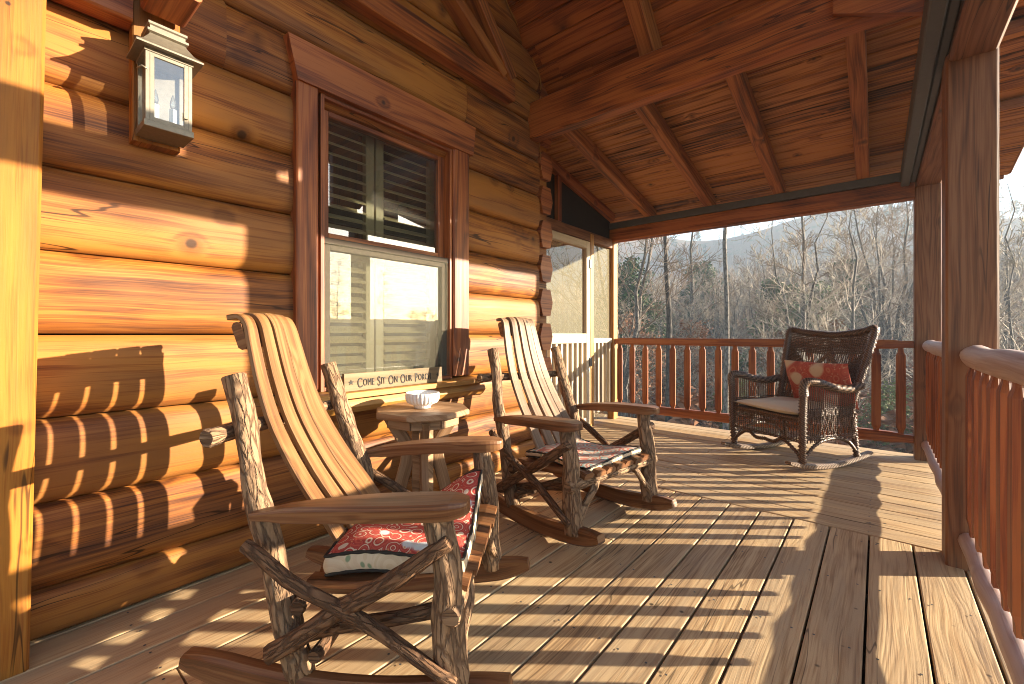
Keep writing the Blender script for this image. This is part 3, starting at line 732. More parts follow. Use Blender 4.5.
def make_rocker(label):
    t = thing('rocking_chair', label, 'rocking chair', (0, 0, 0), (0, 0, 0), 'rustic log rocking chairs')
    # rockers
    for sy in (-1, 1):
        mb = MB(); pts = []; sc = []
        for i in range(23):
            u = i/22; x = lerp(-.50, .365, u)
            pts.append((x, sy*.285, x*x/3.34+.040)); e = min(u, 1-u)
            sc.append((1, lerp(.45, 1, min(1, e/.12)**.6)))
        mb.sweep(rect(.045, .078, .010), pts, (0, 0, 1), sc); mb.build('rocker', M['arm'], t)
    for sy in (-1, 1):
        wobble_log((.228, sy*.290, .065), (.205, sy*.292, .495), .042, .034, rough=.25).build('front_leg', M['bark'], t)
        wobble_log((-.185, sy*.275, .07), (-.362, sy*.242, .85), .036, .026, rough=.42, seg=18).build('back_post', M['bark'], t)
        # arm: paddle-shaped plank
        mb = MB(); N = 18; outl = []
        def half(u):      # half-width along the arm
            w = lerp(.018, .054, sstep(0, .7, u))
            if u > .84: w *= math.sqrt(max(0, 1-((u-.84)/.16)**2))*.82+.18
            return w
        V = []; F = []; U = []
        us = [i/10*.84 for i in range(10)]+[.84+.16*math.sin(i/(N-10)*math.pi/2) for i in range(N-9)]
        for u in us:
            x = lerp(-.285, .285, u); z = lerp(.495, .523, u)+.010*math.sin(u*3.1); y0 = sy*(.293+.014*math.sin(u*2.6)); h = half(u)
            for a, b in ((-.9, -.024), (.9, -.024), (1.0, .006), (.84, .017), (-.84, .017), (-1.0, .006)): V.append((x, y0+a*h, z+b*lerp(.45, 1, sstep(0, .22, u))*(1 if u < .93 else lerp(1, .72, (u-.93)/.07))))
        for i in range(N):
            for j in range(6):
                j2 = (j+1) % 6; F.append([i*6+j, i*6+j2, i*6+6+j2, i*6+6+j]); U.append([(us[i]*.57, j*.04+.3), (us[i]*.57, j*.04+.34), (us[i+1]*.57, j*.04+.34), (us[i+1]*.57, j*.04+.3)])
        F += [[0, 1, 2, 3, 4, 5][::-1], [N*6+j for j in range(6)]]; U += [[(0, 0)]*6]*2
        mb.add(V, F, U); mb.build('armrest', M['arm'], t)
        # crossed side braces and low stretcher
        wobble_log((-.285, sy*.325, .43), (.235, sy*.335, .115), .018, .016, 10, .012).build('side_brace', M['barkd'], t)
        wobble_log((-.235, sy*.318, .155), (.235, sy*.322, .44), .024, .021, 10, .012).build('side_brace', M['barkd'], t)
        wobble_log((-.19, sy*.25, .16), (.21, sy*.262, .25), .020, .018, 10, .008).build('seat_support', M['barkd'], t)
        wobble_log((.24, sy*.27, .12), (.235, sy*.13, .275), .017, .015, 10, .008).build('front_brace', M['bark'], t)
    wobble_log((.235, -.33, .268), (.235, .33, .268), .024, .022, 10, .008).build('front_rail', M['bark'], t)
    wobble_log((-.17, -.30, .262), (-.17, .30, .262), .022, .022, 10, .008).build('back_rail', M['barkd'], t)
    wobble_log((-.378, -.325, .70), (-.378, .325, .69), .023, .020, 10, .008).build('back_rung', M['bark'], t)
    wobble_log((-.13, -.30, .14), (-.12, .30, .15), .018, .018, 10, .01).build('stretcher', M['barkd'], t)
    # back: bent slats with a rolled head
    path = curve([(-.065, 0, .275), (-.155, 0, .42), (-.243, 0, .55), (-.318, 0, .69), (-.362, 0, .82), (-.388, 0, .93), (-.404, 0, .995), (-.426, 0, 1.026), (-.462, 0, 1.026)], 26)
    ns = 5
    for k in range(ns):
        mb = MB(); c = (k-(ns-1)/2)
        pts = []; sc = []
        for i, p in enumerate(path):
            u = i/25; wd = lerp(.34, .245, sstep(0, .9, u)); crown = -.0014*c*c*sstep(.7, .9, u)
            pts.append((p.x-.004*c*c, c*wd/ns, p.z+crown*1.2)); sc.append((wd/ns/.06*(1+.19*sstep(.72, .88, u)), 1))
        mb.sweep(rect(.0495, .017, .003), pts, (1, 0, .35), sc); mb.build('back_slat', M['slat'], t)
    mb = MB(); mb.sweep(rect(.034, .085, .010), [(-.434 - .004*(j-4)**2/16, (j-4)*.0305, .972-.010*abs(j-4)/4) for j in range(9)], (-.25, 0, 1)); mb.build('head_rail', M['arm'], t)
    # seat: slats front to back, dished, rolling over the front rail
    for k in range(7):
        mb = MB(); y = (k-3)*.073
        P = curve([(-.18, y, .288), (-.05, y, .284), (.10, y, .294), (.21, y, .305), (.262+rnd.uniform(-.006, .008), y, .297)], 12)
        mb.sweep([(-.033, -.014), (.033, -.014), (.033, .0), (.02, .012), (-.02, .012), (-.033, 0)], P, (0, 0, 1)); mb.build('seat_slat', M['arm'], t)
    return t
ch1 = make_rocker('rustic log rocking chair nearest the camera with a thick red patterned cushion')
ch1.location = (-1.142, .86, .003); ch1.rotation_euler = (0, -.045, .58)
ch2 = copy_tree(ch1)
ch2['label'] = 'rustic log rocking chair beyond the side table, with a thin teal floral pad'
for c_ in [o_ for o_ in bpy.data.objects if o_.parent == ch2 and o_.name.startswith('back_slat')]:
    c_.data = c_.data.copy(); c_.data.materials[0] = M['slatg']
ch2.location = (-1.20, 1.99, .003); ch2.rotation_euler = (0, -.038, -.166); ch2.scale = (1.03,)*3

bpy.context.view_layer.update()
def cushion(name, label, mat, sidemat, chair, lx, ly, lz, sx, sy, th, lift=0.0, rz=0.0, puff=.02):
    """box cushion: puffed top, boxed sides with a beaded piping"""
    mw = chair.matrix_world
    base = mw @ Matrix.Translation((lx, ly, lz)) @ Matrix.Rotation(rz, 4, 'Z')
    t = thing(name, label, 'cushion', base.to_translation(), base.to_euler())
    def S(u, v, k):
        x = (u-.5)*sx; y = (v-.5)*sy
        # rounded square outline
        e = (1-(2*u-1)**4)*(1-(2*v-1)**4)
        zl = lift*sstep(.35, 1, u)*sstep(.3, 1, v) + .012*math.sin(u*5+v*3)
        return (x, y, zl + k*(th*.5 + puff*max(0, e)**.6) + th*.5)
    mb = MB(); mb.grid(lambda u, v: S(u, v, 1), 18, 18, su=.42, sv=.42)
    mb.build('cushion_top', mat, t)
    mb = MB(); mb.grid(lambda u, v: (S(u, v, -1)[0], S(u, v, -1)[1], S(u, v, 0)[2]-th*.5), 18, 18, su=.42, sv=.42, flip=True)
    per = [(i/20, 0) for i in range(20)]+[(1, i/20) for i in range(20)]+[(1-i/20, 1) for i in range(20)]+[(0, 1-i/20) for i in range(20)]
    V = []; F = []; U = []
    for k in range(5):
        for (u, v) in per:
            p = S(u, v, 0); b = math.sin(math.pi*k/4)*.008
            V.append((p[0]*(1+b*4), p[1]*(1+b*4), p[2]+(k/4-.5)*th))
    n = len(per)
    for k in range(4):
        for i in range(n): F.append([k*n+i, k*n+(i+1) % n, (k+1)*n+(i+1) % n, (k+1)*n+i]); U.append([(i*.021, k*th/4), (i*.021+.021, k*th/4), (i*.021+.021, (k+1)*th/4), (i*.021, (k+1)*th/4)])
    mb.add(V, F, U, None, True); mb.build('cushion_side', sidemat, t)
    for kk in (-.5, .5):
        mb = MB(); ring_ = [(S(u, v, 0)[0]*1.012, S(u, v, 0)[1]*1.012, S(u, v, 0)[2]+kk*th) for u, v in per]
        mb.tube(ring_+[ring_[0]], [.0055 if i % 2 else .0035 for i in range(n+1)], 6); mb.build('piping', M['ink'], t)
    return t
cushion('seat_cushion', 'thick red medallion print cushion with boxed cream side on the nearest rocking chair', M['paisley'], M['side'], ch1, .045, -.02, .307, .37, .40, .050, lift=.085, rz=.05)
cushion('seat_cushion', 'thin teal and cream floral seat pad on the rocking chair beyond the side table', M['paisley2'], M['side'], ch2, .04, .0, .308, .40, .42, .024, lift=.0, puff=.012)

# ------------------------------------------------------------------ side table, bowl, sign
tb = thing('side_table', 'small octagonal wooden pedestal table between the two log rocking chairs', 'table', (-1.655, 1.33, 0), (0, 0, .2))
mb = MB(); oc = [(.215*math.cos(R(22.5+45*i)), .215*math.sin(R(22.5+45*i))) for i in range(8)]
def octa(mb, r, z0, z1, bev=.005):
    oc = [(math.cos(R(22.5+45*i)), math.sin(R(22.5+45*i))) for i in range(8)]
    lv = [(r-bev, z0), (r, z0+bev), (r, z1-bev), (r-bev, z1)]
    V = [(a*q, b*q, z) for q, z in lv for a, b in oc]; F = []
    for i in range(3):
        for j in range(8): F.append([i*8+j, i*8+(j+1) % 8, i*8+8+(j+1) % 8, i*8+8+j])
    U = [[(V[i][0]+V[i][2], V[i][1]+V[i][2]) for i in f] for f in F]
    mb.add(V, F, U)
    for b0, fl in ((0, True), (24, False)):
        f = [b0+j for j in range(8)]; f = f[::-1] if fl else f
        vv = [V[i] for i in f]; mb.add(vv, [list(range(8))], [[(p[0], p[1]) for p in vv]])
octa(mb, .225, .573, .60); mb.build('table_top', M['table'], tb)
mb = MB()
for i in range(8):
    a0, a1 = R(22.5+45*i), R(67.5+45*i)
    mb.beam((.165*math.cos(a0), .165*math.sin(a0), .550), (.165*math.cos(a1), .165*math.sin(a1), .550), .02, .044)
mb.build('apron', M['table'], tb)
mb = MB(); octa(mb, .052, .05, .572); mb.build('pedestal', M['table'], tb)
for i in range(4):
    a = R(45+90*i); mb = MB()
    P = curve([(.15, .565), (.125, .50), (.085, .43), (.072, .37), (.095, .27), (.125, .15), (.165, .06), (.185, .012)], 16)  if False else None
    P = curve([(.150, 0, .568), (.118, 0, .51), (.078, 0, .44), (.070, 0, .37), (.092, 0, .28), (.118, 0, .18), (.150, 0, .08), (.185, 0, .020)], 18)
    mb.sweep(rect(.034, .058, .004), [(p.x*math.cos(a), p.x*math.sin(a), p.z) for p in P], (math.cos(a), math.sin(a), .3)); mb.build('leg', M['table'], tb)
bo = MB(); nr = 26
pf = [(.001, .004), (.030, .002), (.038, .002), (.040, .012), (.046, .018), (.068, .028), (.0765, .044), (.078, .060), (.0775, .074), (.0745, .075), (.073, .060), (.064, .034), (.040, .024), (.001, .021)]
bo.lathe(pf, 156, [0, 0, 0, 0, .02, .035, .035, .03, .008, 0, 0, 0, 0, 0], nr)
o = bo.build('bowl', M['ceramic'], None); o.location = (-1.655, 1.33, .60); tag(o, 'ribbed white ceramic bowl standing on the octagonal side table', 'bowl')

sg = thing('wooden_sign', 'long pale wooden sign with dark carved lettering standing on the window sill', 'sign', (XW+.105, 1.36, .6825), (0, -.05, 0))
mb = MB(); mb.box((-.009, -.295, 0), (.009, .295, .083)); mb.build('board', M['signwood'], sg)
def text_mesh(s, size):
    cu = bpy.data.curves.new('lettering', 'FONT'); cu.body = s; cu.size = size; cu.extrude = .0012; cu.align_x = 'LEFT'; cu.space_character = 1.0
    ob = bpy.data.objects.new('lettering', cu); col.objects.link(ob)
    bpy.context.view_layer.update()
    dg = bpy.context.evaluated_depsgraph_get(); me = bpy.data.meshes.new_from_object(ob.evaluated_get(dg))
    bpy.data.objects.remove(ob); bpy.data.curves.remove(cu); return me
words = [('C', 'OME'), ('S', 'IT'), ('O', 'N'), ('O', 'UR'), ('P', 'ORCH')]
y = 0.0; allv = []; allf = []
def put(s, size, zoff):
    global y
    me = text_mesh(s, size); b = len(allv)
    xs = [v.co.x for v in me.vertices]
    for v in me.vertices: allv.append((.0105+v.co.z, y+v.co.x*.80, zoff+v.co.y))
    for p in me.polygons: allf.append([b+i for i in p.vertices])
    y += max(xs)*.80+size*.07; bpy.data.meshes.remove(me)
for a, b in words:
    put(a, .066, .014)
    for chh in b: put(chh, .047, .021)
    y += .020
sc_ = .46/y
V = [(a, (b*sc_-.23), c) for a, b, c in allv]
mb = MB(); mb.add(V, allf, [[(0, 0)]*len(f) for f in allf]); mb.build('lettering', M['ink'], sg)
mb = MB()
for c in (-.262, .262):
    P = [(.0112, c+(.014 if i % 2 == 0 else .006)*math.sin(i*math.pi/5), .041+(.014 if i % 2 == 0 else .006)*math.cos(i*math.pi/5)) for i in range(10)]
    mb.add(P, [list(range(10))[::-1]], [[(0, 0)]*10])
mb.build('star', M['ink'], sg)

# ------------------------------------------------------------------ wicker rocker
wk = thing('wicker_rocker', 'dark brown wicker rocking chair with rolled arms by the far corner railing', 'rocking chair', (-.50, 3.98, 0), (0, 0, R(-121.6)))
def wrap(mb, P, r, n=40, k=10, coil=.16):
    P = curve(P, n); L = 0
    rr = []
    for i in range(n): rr.append(r*(1+(coil if i % 2 else -coil)*1.5))
    mb.tube(P, rr, k)
def strand(mb, P, r=.0042, n=5): mb.tube(P, r, n, caps=False)
for sy in (-1, 1):
    mb = MB(); P = []; sc = []
    for i in range(19):
        u = i/18; x = lerp(-.41, .40, u); P.append((x, sy*.285, x*x/2.6*.9+.020)); sc.append((1, lerp(.6, 1, min(1, min(u, 1-u)/.1))))
    mb.sweep(rect(.045, .038, .008), P, (0, 0, 1), sc); mb.build('rocker', M['wickerl'], wk)
    mb = MB(); wrap(mb, [(.275, sy*.29, .06), (.285, sy*.30, .25), (.29, sy*.305, .45), (.285, sy*.31, .575)], .024, 44); mb.build('front_leg', M['wicker'], wk)
    mb = MB(); wrap(mb, [(-.27, sy*.285, .06), (-.25, sy*.28, .22), (-.24, sy*.275, .38)], .020, 26); mb.build('back_leg', M['wicker'], wk)
    # rolled arm
    mb = MB(); wrap(mb, [(.285, sy*.31, .53), (.292, sy*.312, .59), (.26, sy*.315, .622), (.16, sy*.32, .612), (.02, sy*.325, .575), (-.12, sy*.33, .56), (-.25, sy*.325, .58)], .025, 84, 10, .15); mb.build('armrest', M['wickerl'], wk)
    # arm panel weave
    mb = MB()
    for i in range(24):
        x = lerp(-.21, .265, i/23); zt = .56+.045*sstep(.0, .25, x)
        strand(mb, [(x, sy*(.305+.004*(i % 2)), .20), (x+.004, sy*.312, .40), (x, sy*.318, zt)])
    for zz in (.225, .24, .385, .395, .405, .415, .43):
        strand(mb, [(lerp(-.24, .28, q/30), sy*(.309+.006*(1 if (q+int(zz*1000)) % 2 else -1)), zz) for q in range(31)], .005)
    for q in range(10):                                              # diagonal lattice between the bands
        x0 = -.22+q*.052
        for s in (-1, 1): strand(mb, [(x0, sy*.312, .245 if s > 0 else .38), (x0+.06, sy*.312, .38 if s > 0 else .245)], .0035)
    mb.build('arm_panel', M['wicker'], wk)
    mb = MB()                                                        # arched apron below the side panel
    wrap(mb, [(.27, sy*.30, .10), (.16, sy*.302, .185), (0, sy*.302, .215), (-.15, sy*.298, .185), (-.26, sy*.288, .10)], .011, 50, 8); mb.build('side_arch', M['wicker'], wk)
# seat and front skirt
mb = MB(); mb.box((-.25, -.29, .352), (.285, .29, .372), 1, .006); mb.build('seat', M['wicker'], wk)
mb = MB()
for i in range(28):
    y = lerp(-.275, .275, i/27); za = .215-.0+.055*(1-(y/.28)**2)*-0+.02
    strand(mb, [(.285+.004*(i % 2), y, .352), (.283, y, .20)])
for zz in (.205, .216, .30, .312, .34, .35):
    strand(mb, [(.285+.006*(1 if (q+int(zz*1000)) % 2 else -1), lerp(-.29, .29, q/34), zz) for q in range(35)], .005)
mb.build('front_skirt', M['wicker'], wk)
mb = MB()
for c in (-.145, .145):
    wrap(mb, [(.285, c-.145, .10 if c < 0 else .17), (.287, c-.07, .165), (.288, c, .20), (.287, c+.07, .165), (.285, c+.145, .17 if c < 0 else .10)], .012, 36, 8)
mb.build('front_arch', M['wicker'], wk)
# back: fanned sheet of strands
def BK(u, v):          # u across -1..1, v up 0..1
    w = lerp(.285, .335, sstep(0, 1, v)); z = .36+.60*v + .035*abs(u)**2.2*v - .01
    x = -.215-.20*v - .035*(1-u*u)*sstep(0, .5, v)+.03*abs(u)**3
    return Vector((x, u*w, z))
mb = MB()
for i in range(38):
    u = lerp(-1, 1, i/37)
    strand(mb, [BK(u, v/12) + Vector((.004*(1 if (i+v) % 2 else -1), 0, 0)) for v in range(13)], .0046)
mb.build('back_stakes', M['wicker'], wk)
mb = MB()
rows = [.02+.022*i for i in range(9)] + [.30, .32] + [.52, .54] + [.74+.021*i for i in range(12)]
for k, v in enumerate(rows):
    strand(mb, [BK(lerp(-1, 1, q/46), v) + Vector((.006*(1 if (q+k) % 2 else -1), 0, 0)) for q in range(47)], .0058)
for k in range(26):
    v = .34+.017*k
    for sgn in (-1, 1):
        ue = .55+.38*abs((v-.55)/.2) if abs(v-.55) < .2 else .93
        strand(mb, [BK(sgn*lerp(min(.9, ue-.1), 1, q/8), v)+Vector((.006*(1 if (q+k) % 2 else -1), 0, 0)) for q in range(9)], .0058)
for k in range(9):                                                    # diamond motif
    for s in (-1, 1):
        strand(mb, [BK(s*lerp(.0, .5, q/8), .72-.30*q/8-.02*k*.4+.05)+Vector((.010, 0, 0)) for q in range(9)], .0045)
mb.build('back_weave', M['wicker'], wk)
mb = MB(); P = [BK(-1, .02), BK(-1, .25), BK(-1, .55), BK(-1, .85), BK(-.985, 1.0), BK(-.7, 1.0), BK(-.35, .995), BK(0, .985), BK(.35, .995), BK(.7, 1.0), BK(.985, 1.0), BK(1, .85), BK(1, .55), BK(1, .25), BK(1, .02)]
wrap(mb, P, .026, 150, 10, .13); mb.build('back_border', M['wicker'], wk)
bpy.context.view_layer.update()
def soft(name, label, cat, mat, mw, loc, rot, sx, sy, th, su=1):
    base = mw @ Matrix.Translation(loc) @ rot
    mb = MB()
    def S(u, v, k):
        a, b = 2*u-1, 2*v-1
        e = max(0, (1-abs(a)**3.2)*(1-abs(b)**3.2))**.45
        pin = 1-.05*(1-abs(a))*(abs(b)**3)
        return (a*sx/2*(1-.04*(1-abs(b)**2)*abs(a)**4), b*sy/2*pin, k*th/2*e+.004*math.sin(a*4+b*3))
    mb.grid(lambda u, v: S(u, v, 1), 22, 22, su=sx, sv=sy); mb.grid(lambda u, v: S(u, v, -1), 22, 22, su=sx, sv=sy, flip=True)
    o = mb.build(name, mat); o.location = base.to_translation(); o.rotation_euler = base.to_euler(); return tag(o, label, cat)
soft('seat_cushion', 'plain cream seat cushion on the dark wicker rocking chair', 'cushion', M['creamcush'], wk.matrix_world, (.035, 0, .405), Matrix.Identity(4), .53, .56, .075)
soft('throw_pillow', 'red floral pillow leaning against the back of the wicker rocker', 'pillow', M['redfloral'], wk.matrix_world, (-.175, .075, .575), Matrix.Rotation(R(-70), 4, 'Y') @ Matrix.Rotation(R(0), 4, 'Z'), .35, .50, .12)
#@@OUTDOORS
# ------------------------------------------------------------------ terrain
def ground(x, y):
    r = math.hypot(x, y)
    z = -2.7 - 1.0*sstep(4, 22, r)
    lf = 1-.45*sstep(-10, 90, x)
    z += 9*sstep(24, 110, y+.10*abs(x))*lf*(1+.10*math.sin(x*.03+1.3))
    z += 57*sstep(130, 285, y-.10*x+14*math.sin(x*.022))*(1-.22*sstep(-45, 60, x))*(1+.08*math.sin(x*.05+2))
    z += 6.5*sstep(26, 58, x)*(1-sstep(20, 90, y)*.5) + 8*sstep(40, 260, -x)
    z += (.30*mnoise.noise(Vector((x*.13, y*.13, 0))) + 1.6*sstep(20, 90, r)*mnoise.noise(Vector((x*.025, y*.025, 3))))
    return z
T = NT('leaf_litter'); tc = T.n('ShaderNodeTexCoord')
n1 = T.noise(tc.outputs['Object'], .22, 4, .6); n2 = T.noise(tc.outputs['Object'], 9, 4, .7); n3 = T.noise(tc.outputs['Object'], 60, 2, .6)
c = T.mix(T.rng(n2, .3, .7), (.085, .050, .030), (.28, .175, .105))
c = T.mix(T.rng(n3, .55, .7, 0, .7), c, (.30, .20, .13))
c = T.mix(T.rng(n1, .52, .66, 0, .65), c, (.055, .09, .025))
M['ground'] = T.bsdf(c, .95, n2, .6, .05, .1)
mb = MB()
GX0, GX1, GY0, GY1 = -318.0, 66.0, -60.0, 328.0
NX, NY = 160, 160
V = [(lerp(GX0, GX1, i/NX), lerp(GY0, GY1, j/NY)) for i in range(NX+1) for j in range(NY+1)]
V = [(x, y, ground(x, y)) for x, y in V]
F = [[i*(NY+1)+j, (i+1)*(NY+1)+j, (i+1)*(NY+1)+j+1, i*(NY+1)+j+1] for i in range(NX) for j in range(NY)]
mb.add(V, F, [[(0, 0)]*4]*len(F), 0, True)
tag(mb.build('hillside_ground', M['ground']), kind='structure')

# ------------------------------------------------------------------ trees
M['tbark'] = bark('grey_tree_bark', (.10, .085, .07), (.22, .19, .16), (.045, .036, .03), 2.5, 9, .8)
M['tbarkd'] = bark('dark_tree_bark', (.045, .036, .03), (.10, .082, .065), (.02, .016, .013), 2.5, 9, .8)
M['twig'] = plain('pale_twigs', (.31, .255, .195), .8, .3, 3, 0, .1)
M['twigd'] = plain('brown_twigs', (.165, .115, .08), .8, .35, 3, 0, .1)
def leafmat(name, a, b, ns=1.3):
    T = NT(name); tc = T.n('ShaderNodeTexCoord'); p = T.n('ShaderNodeAttribute', attribute_name='pid')
    n = T.noise(tc.outputs['Object'], ns, 2, .6)
    k = T.mix(T.math('MULTIPLY_ADD', p.outputs['Fac'], .6, T.math('MULTIPLY', n, .4)), a, b)
    return T.bsdf(k, .7, None, spec=.2)
M['russet'] = leafmat('russet_beech_leaves', (.11, .045, .022), (.36, .18, .10))
M['evergreen'] = leafmat('evergreen_needles', (.018, .034, .014), (.085, .12, .035))
M['olive'] = leafmat('olive_leaves', (.05, .065, .02), (.17, .19, .06))

def branch(mb, p, d, L, r, lv, rg, up=.25, kinks=4, tips=None, dens=1.0, tw=.006):
    """one limb with side limbs; lv = remaining levels"""
    pts = [Vector(p)]; dv = Vector(d).normalized(); rr = [r]
    for i in range(kinks):
        dv = (dv + Vector((rg.gauss(0, .16), rg.gauss(0, .16), rg.gauss(0, .12)+up*.25))).normalized()
        pts.append(pts[-1] + dv*L/kinks); rr.append(max(tw, r*(1-.78*(i+1)/kinks)))
    mb.tube(pts, rr, 5 if r > .03 else 3, caps=False, smooth=True)
    if tips is not None and lv == 0: tips.append(pts[-1]); tips.append(pts[len(pts)//2])
    if lv > 0:
        n = max(2, int(rg.uniform(4.5, 7)*dens))
        for k in range(n):
            t = rg.uniform(.22, 1.0); i = min(int(t*kinks), kinks-1); f = t*kinks-i
            q = pts[i].lerp(pts[i+1], f); dl = (pts[i+1]-pts[i]).normalized()
            a = Vector((rg.gauss(0, 1), rg.gauss(0, 1), rg.gauss(0, .6))); a = (a-dl*a.dot(dl)).normalized()
            nd = dl*rg.uniform(.55, .9)+a*rg.uniform(.5, .85)
            branch(mb, q, nd, L*rg.uniform(.36, .62)*(1.15-.4*t), max(tw, lerp(rr[i], rr[i+1], f)*.62), lv-1, rg, up, 3, tips, dens, tw)
def tree_proto(name, seed, H, r, first=.3, spread=.36, forks=1, lv=2, dens=1.0, trunkmat='tbark', twigmat='twig', nb=15, leaves=None, nleaf=0, ls=.10, lean=0.0, up=.35, tw=.0105):
    rg = random.Random(seed); root = bpy.data.objects.new(name, None); col.objects.link(root)
    tm = MB(); cm = MB(); tips = []
    stems = []
    if forks == 1: stems.append(([(lean*H*t*t+rg.gauss(0, .012*H*t), rg.gauss(0, .012*H*t), H*t) for t in [i/9 for i in range(10)]], r))
    else:
        fh = first*H
        tm.tube([(0, 0, -.4), (0, 0, fh*.5), (.0, 0, fh)], [r*1.15, r, r*.9], 9, caps=False)
        a0 = rg.uniform(0, 6.28)
        for k in range(forks):
            a = a0+6.283*k/forks; P = []
            for i in range(8):
                t = i/7; s = (H-fh)*t; o = s*.30*(1-.35*t)
                P.append((math.cos(a)*o+rg.gauss(0, .02*s), math.sin(a)*o+rg.gauss(0, .02*s), fh+s))
            stems.append((P, r*.68))
    for P, r0 in stems:
        m = len(P); rr = [max(tw*1.3, r0*(1-.9*(i/(m-1))**1.1)) for i in range(m)]
        Q = list(P)
        if forks == 1: Q = [(P[0][0], P[0][1], -.4)]+Q; rr = [r0*1.35]+rr
        tm.tube(Q, rr, 9, caps=False)
        n = nb if forks == 1 else int(nb*.75)
        for k in range(n):
            t = (first if forks == 1 else .12) + (1-(first if forks == 1 else .12))*((k+rg.random())/n)
            i = min(int(t*(m-1)), m-2); f = t*(m-1)-i
            q = Vector(P[i]).lerp(Vector(P[i+1]), f); a = k*2.4+rg.uniform(-.5, .5)
            Lb = H*spread*(1.05-.72*t)*rg.uniform(.7, 1.2)
            branch(cm, q, (math.cos(a), math.sin(a), rg.uniform(.35, .95)), Lb, max(tw*1.4, r0*(1-.85*t)*.42), lv, rg, up, 4, tips, dens, tw)
    tm.build('trunk', M[trunkmat], root)
    if cm.v: cm.build('branches', M[twigmat], root)
    if leaves:
        lm = MB()
        for k in range(nleaf):
            q = rg.choice(tips) + Vector((rg.gauss(0, .22), rg.gauss(0, .22), rg.gauss(0, .18)))
            a = Vector((rg.gauss(0, 1), rg.gauss(0, 1), rg.gauss(0, .7))).normalized(); b = a.orthogonal().normalized()*ls*.5
            e = a*ls*rg.uniform(.6, 1.2)
            lm.add([q, q+e*.5+b, q+e, q+e*.5-b], [[0, 1, 2, 3]], [[(0, 0)]*4], rg.random())
        lm.build('foliage', M[leaves], root)
    return root
P_ = {}
P_['tall1'] = tree_proto('bare_tree', 1, 13, .13, .30, .30, nb=18)
P_['tall2'] = tree_proto('bare_tree', 2, 15, .16, .38, .26, nb=16, trunkmat='tbark', twigmat='twigd')
P_['fork'] = tree_proto('bare_tree', 3, 10, .11, .32, .30, forks=2, nb=13)
P_['fan'] = tree_proto('bare_tree', 4, 12, .16, .22, .40, forks=4, nb=12, twigmat='twigd', up=.5)
P_['bushy'] = tree_proto('bare_tree', 5, 8, .07, .10, .42, nb=22, dens=1.1, tw=.0115)
P_['thin'] = tree_proto('bare_tree', 6, 10, .07, .18, .26, nb=18, tw=.0115)
P_['dark'] = tree_proto('bare_tree', 8, 16, .135, .55, .16, nb=11, trunkmat='tbarkd', twigmat='twigd', lv=2)
P_['pole'] = tree_proto('bare_tree', 9, 17, .10, .80, .12, nb=6, trunkmat='tbark', lv=1)
P_['beech'] = tree_proto('beech_tree', 10, 5.5, .055, .08, .42, nb=20, leaves='russet', nleaf=2600, ls=.12, twigmat='twig')
P_['pine'] = tree_proto('evergreen_tree', 11, 7.5, .10, .06, .36, nb=34, leaves='evergreen', nleaf=7000, ls=.20, twigmat='twigd', up=.05)
P_['olive'] = tree_proto('evergreen_shrub', 12, 4.2, .05, .06, .45, nb=20, leaves='olive', nleaf=2600, ls=.13, twigmat='twigd')
used = set()
def plant(kind, x, y, s, rz, label, cat, group=None, sink=.1, hs=None):
    p = P_[kind]
    o = p if kind not in used else copy_tree(p)
    used.add(kind)
    o.location = (x, y, ground(x, y)-sink); o.rotation_euler = (0, 0, rz); o.scale = (s, s, hs or s)
    for k in list(o.keys()): del o[k]
    return tag(o, label, cat, group)
f_ = 440.0; cr, sr = .769, .639
def at(px, d):                                # bearing and distance from the porch -> ground position
    r_ = (px-512)/f_*d; return cr*r_-sr*d, sr*r_+cr*d
solo = [
 ('dark', 668, 17, 1.0, .3, 'tall dark straight tree trunk rising behind the left part of the far railing', 'tree'),
 ('pole', 726, 15, 1.0, 1.1, 'smooth pale grey bare trunk without low branches behind the far railing', 'tree'),
 ('fork', 797, 19, 1.05, .9, 'pale bare tree forking into two stems behind the wicker rocking chair', 'tree'),
 ('fan', 893, 25, 1.12, .5, 'large bare tree with fan of branches against the sky beside the far corner post', 'tree'),
 ('pine', 778, 30, .95, .2, 'dark green evergreen on the slope behind the wicker rocking chair', 'tree'),
 ('pine', 628, 34, 1.2, 2.2, 'green evergreen on the slope at the left end of the far railing', 'tree'),
 ('pine', 845, 44, 1.1, 4.2, 'distant evergreen right of the wicker chair, below the ridge', 'tree'),
 ('pine', 700, 52, 1.25, 3.2, 'distant evergreen between the dark trunk and the pale bare trunk', 'tree'),
 ('olive', 735, 17, .62, .2, 'low olive green shrub seen between balusters left of the wicker chair', 'shrub'),
 ('olive', 892, 15, .62, 1.2, 'low green shrub seen between balusters right of the wicker chair', 'shrub'),
 ('olive', 822, 40, 1.5, 2.2, 'yellowish green leafy shrub in the woods above the wicker chair', 'shrub'),
 ('beech', 634, 20, .95, .4, 'russet leaved young beech beside the corner of the screened porch', 'tree'),
 ('beech', 690, 23, .90, 2.4, 'russet leaved young beech right of the dark straight trunk', 'tree'),
 ('bushy', 1012, 13, .95, .4, 'bare bushy tree right of the thick foreground post', 'tree'),
]
for k, px, d, s, rz, lab, cat in solo:
    x, y = at(px, d); plant(k, x, y, s, rz, lab, cat)
kinds = ['tall1', 'tall2', 'fork', 'bushy', 'thin', 'bushy', 'thin', 'fan', 'tall1', 'beech']
G = {'beech': ('young russet leaved beech in the woods beyond the far railing', 'tree', 'russet beeches in the woods'),
     'pine': ('dark evergreen on the wooded hillside', 'tree', 'evergreens on the hillside')}
rt = random.Random(21); nplaced = 0
def okay(x, y):       # keep clear the path of the low sun onto the porch
    y0 = y-.79*x
    return not (x > 1 and -6 < y0 < 10 and x < 70)
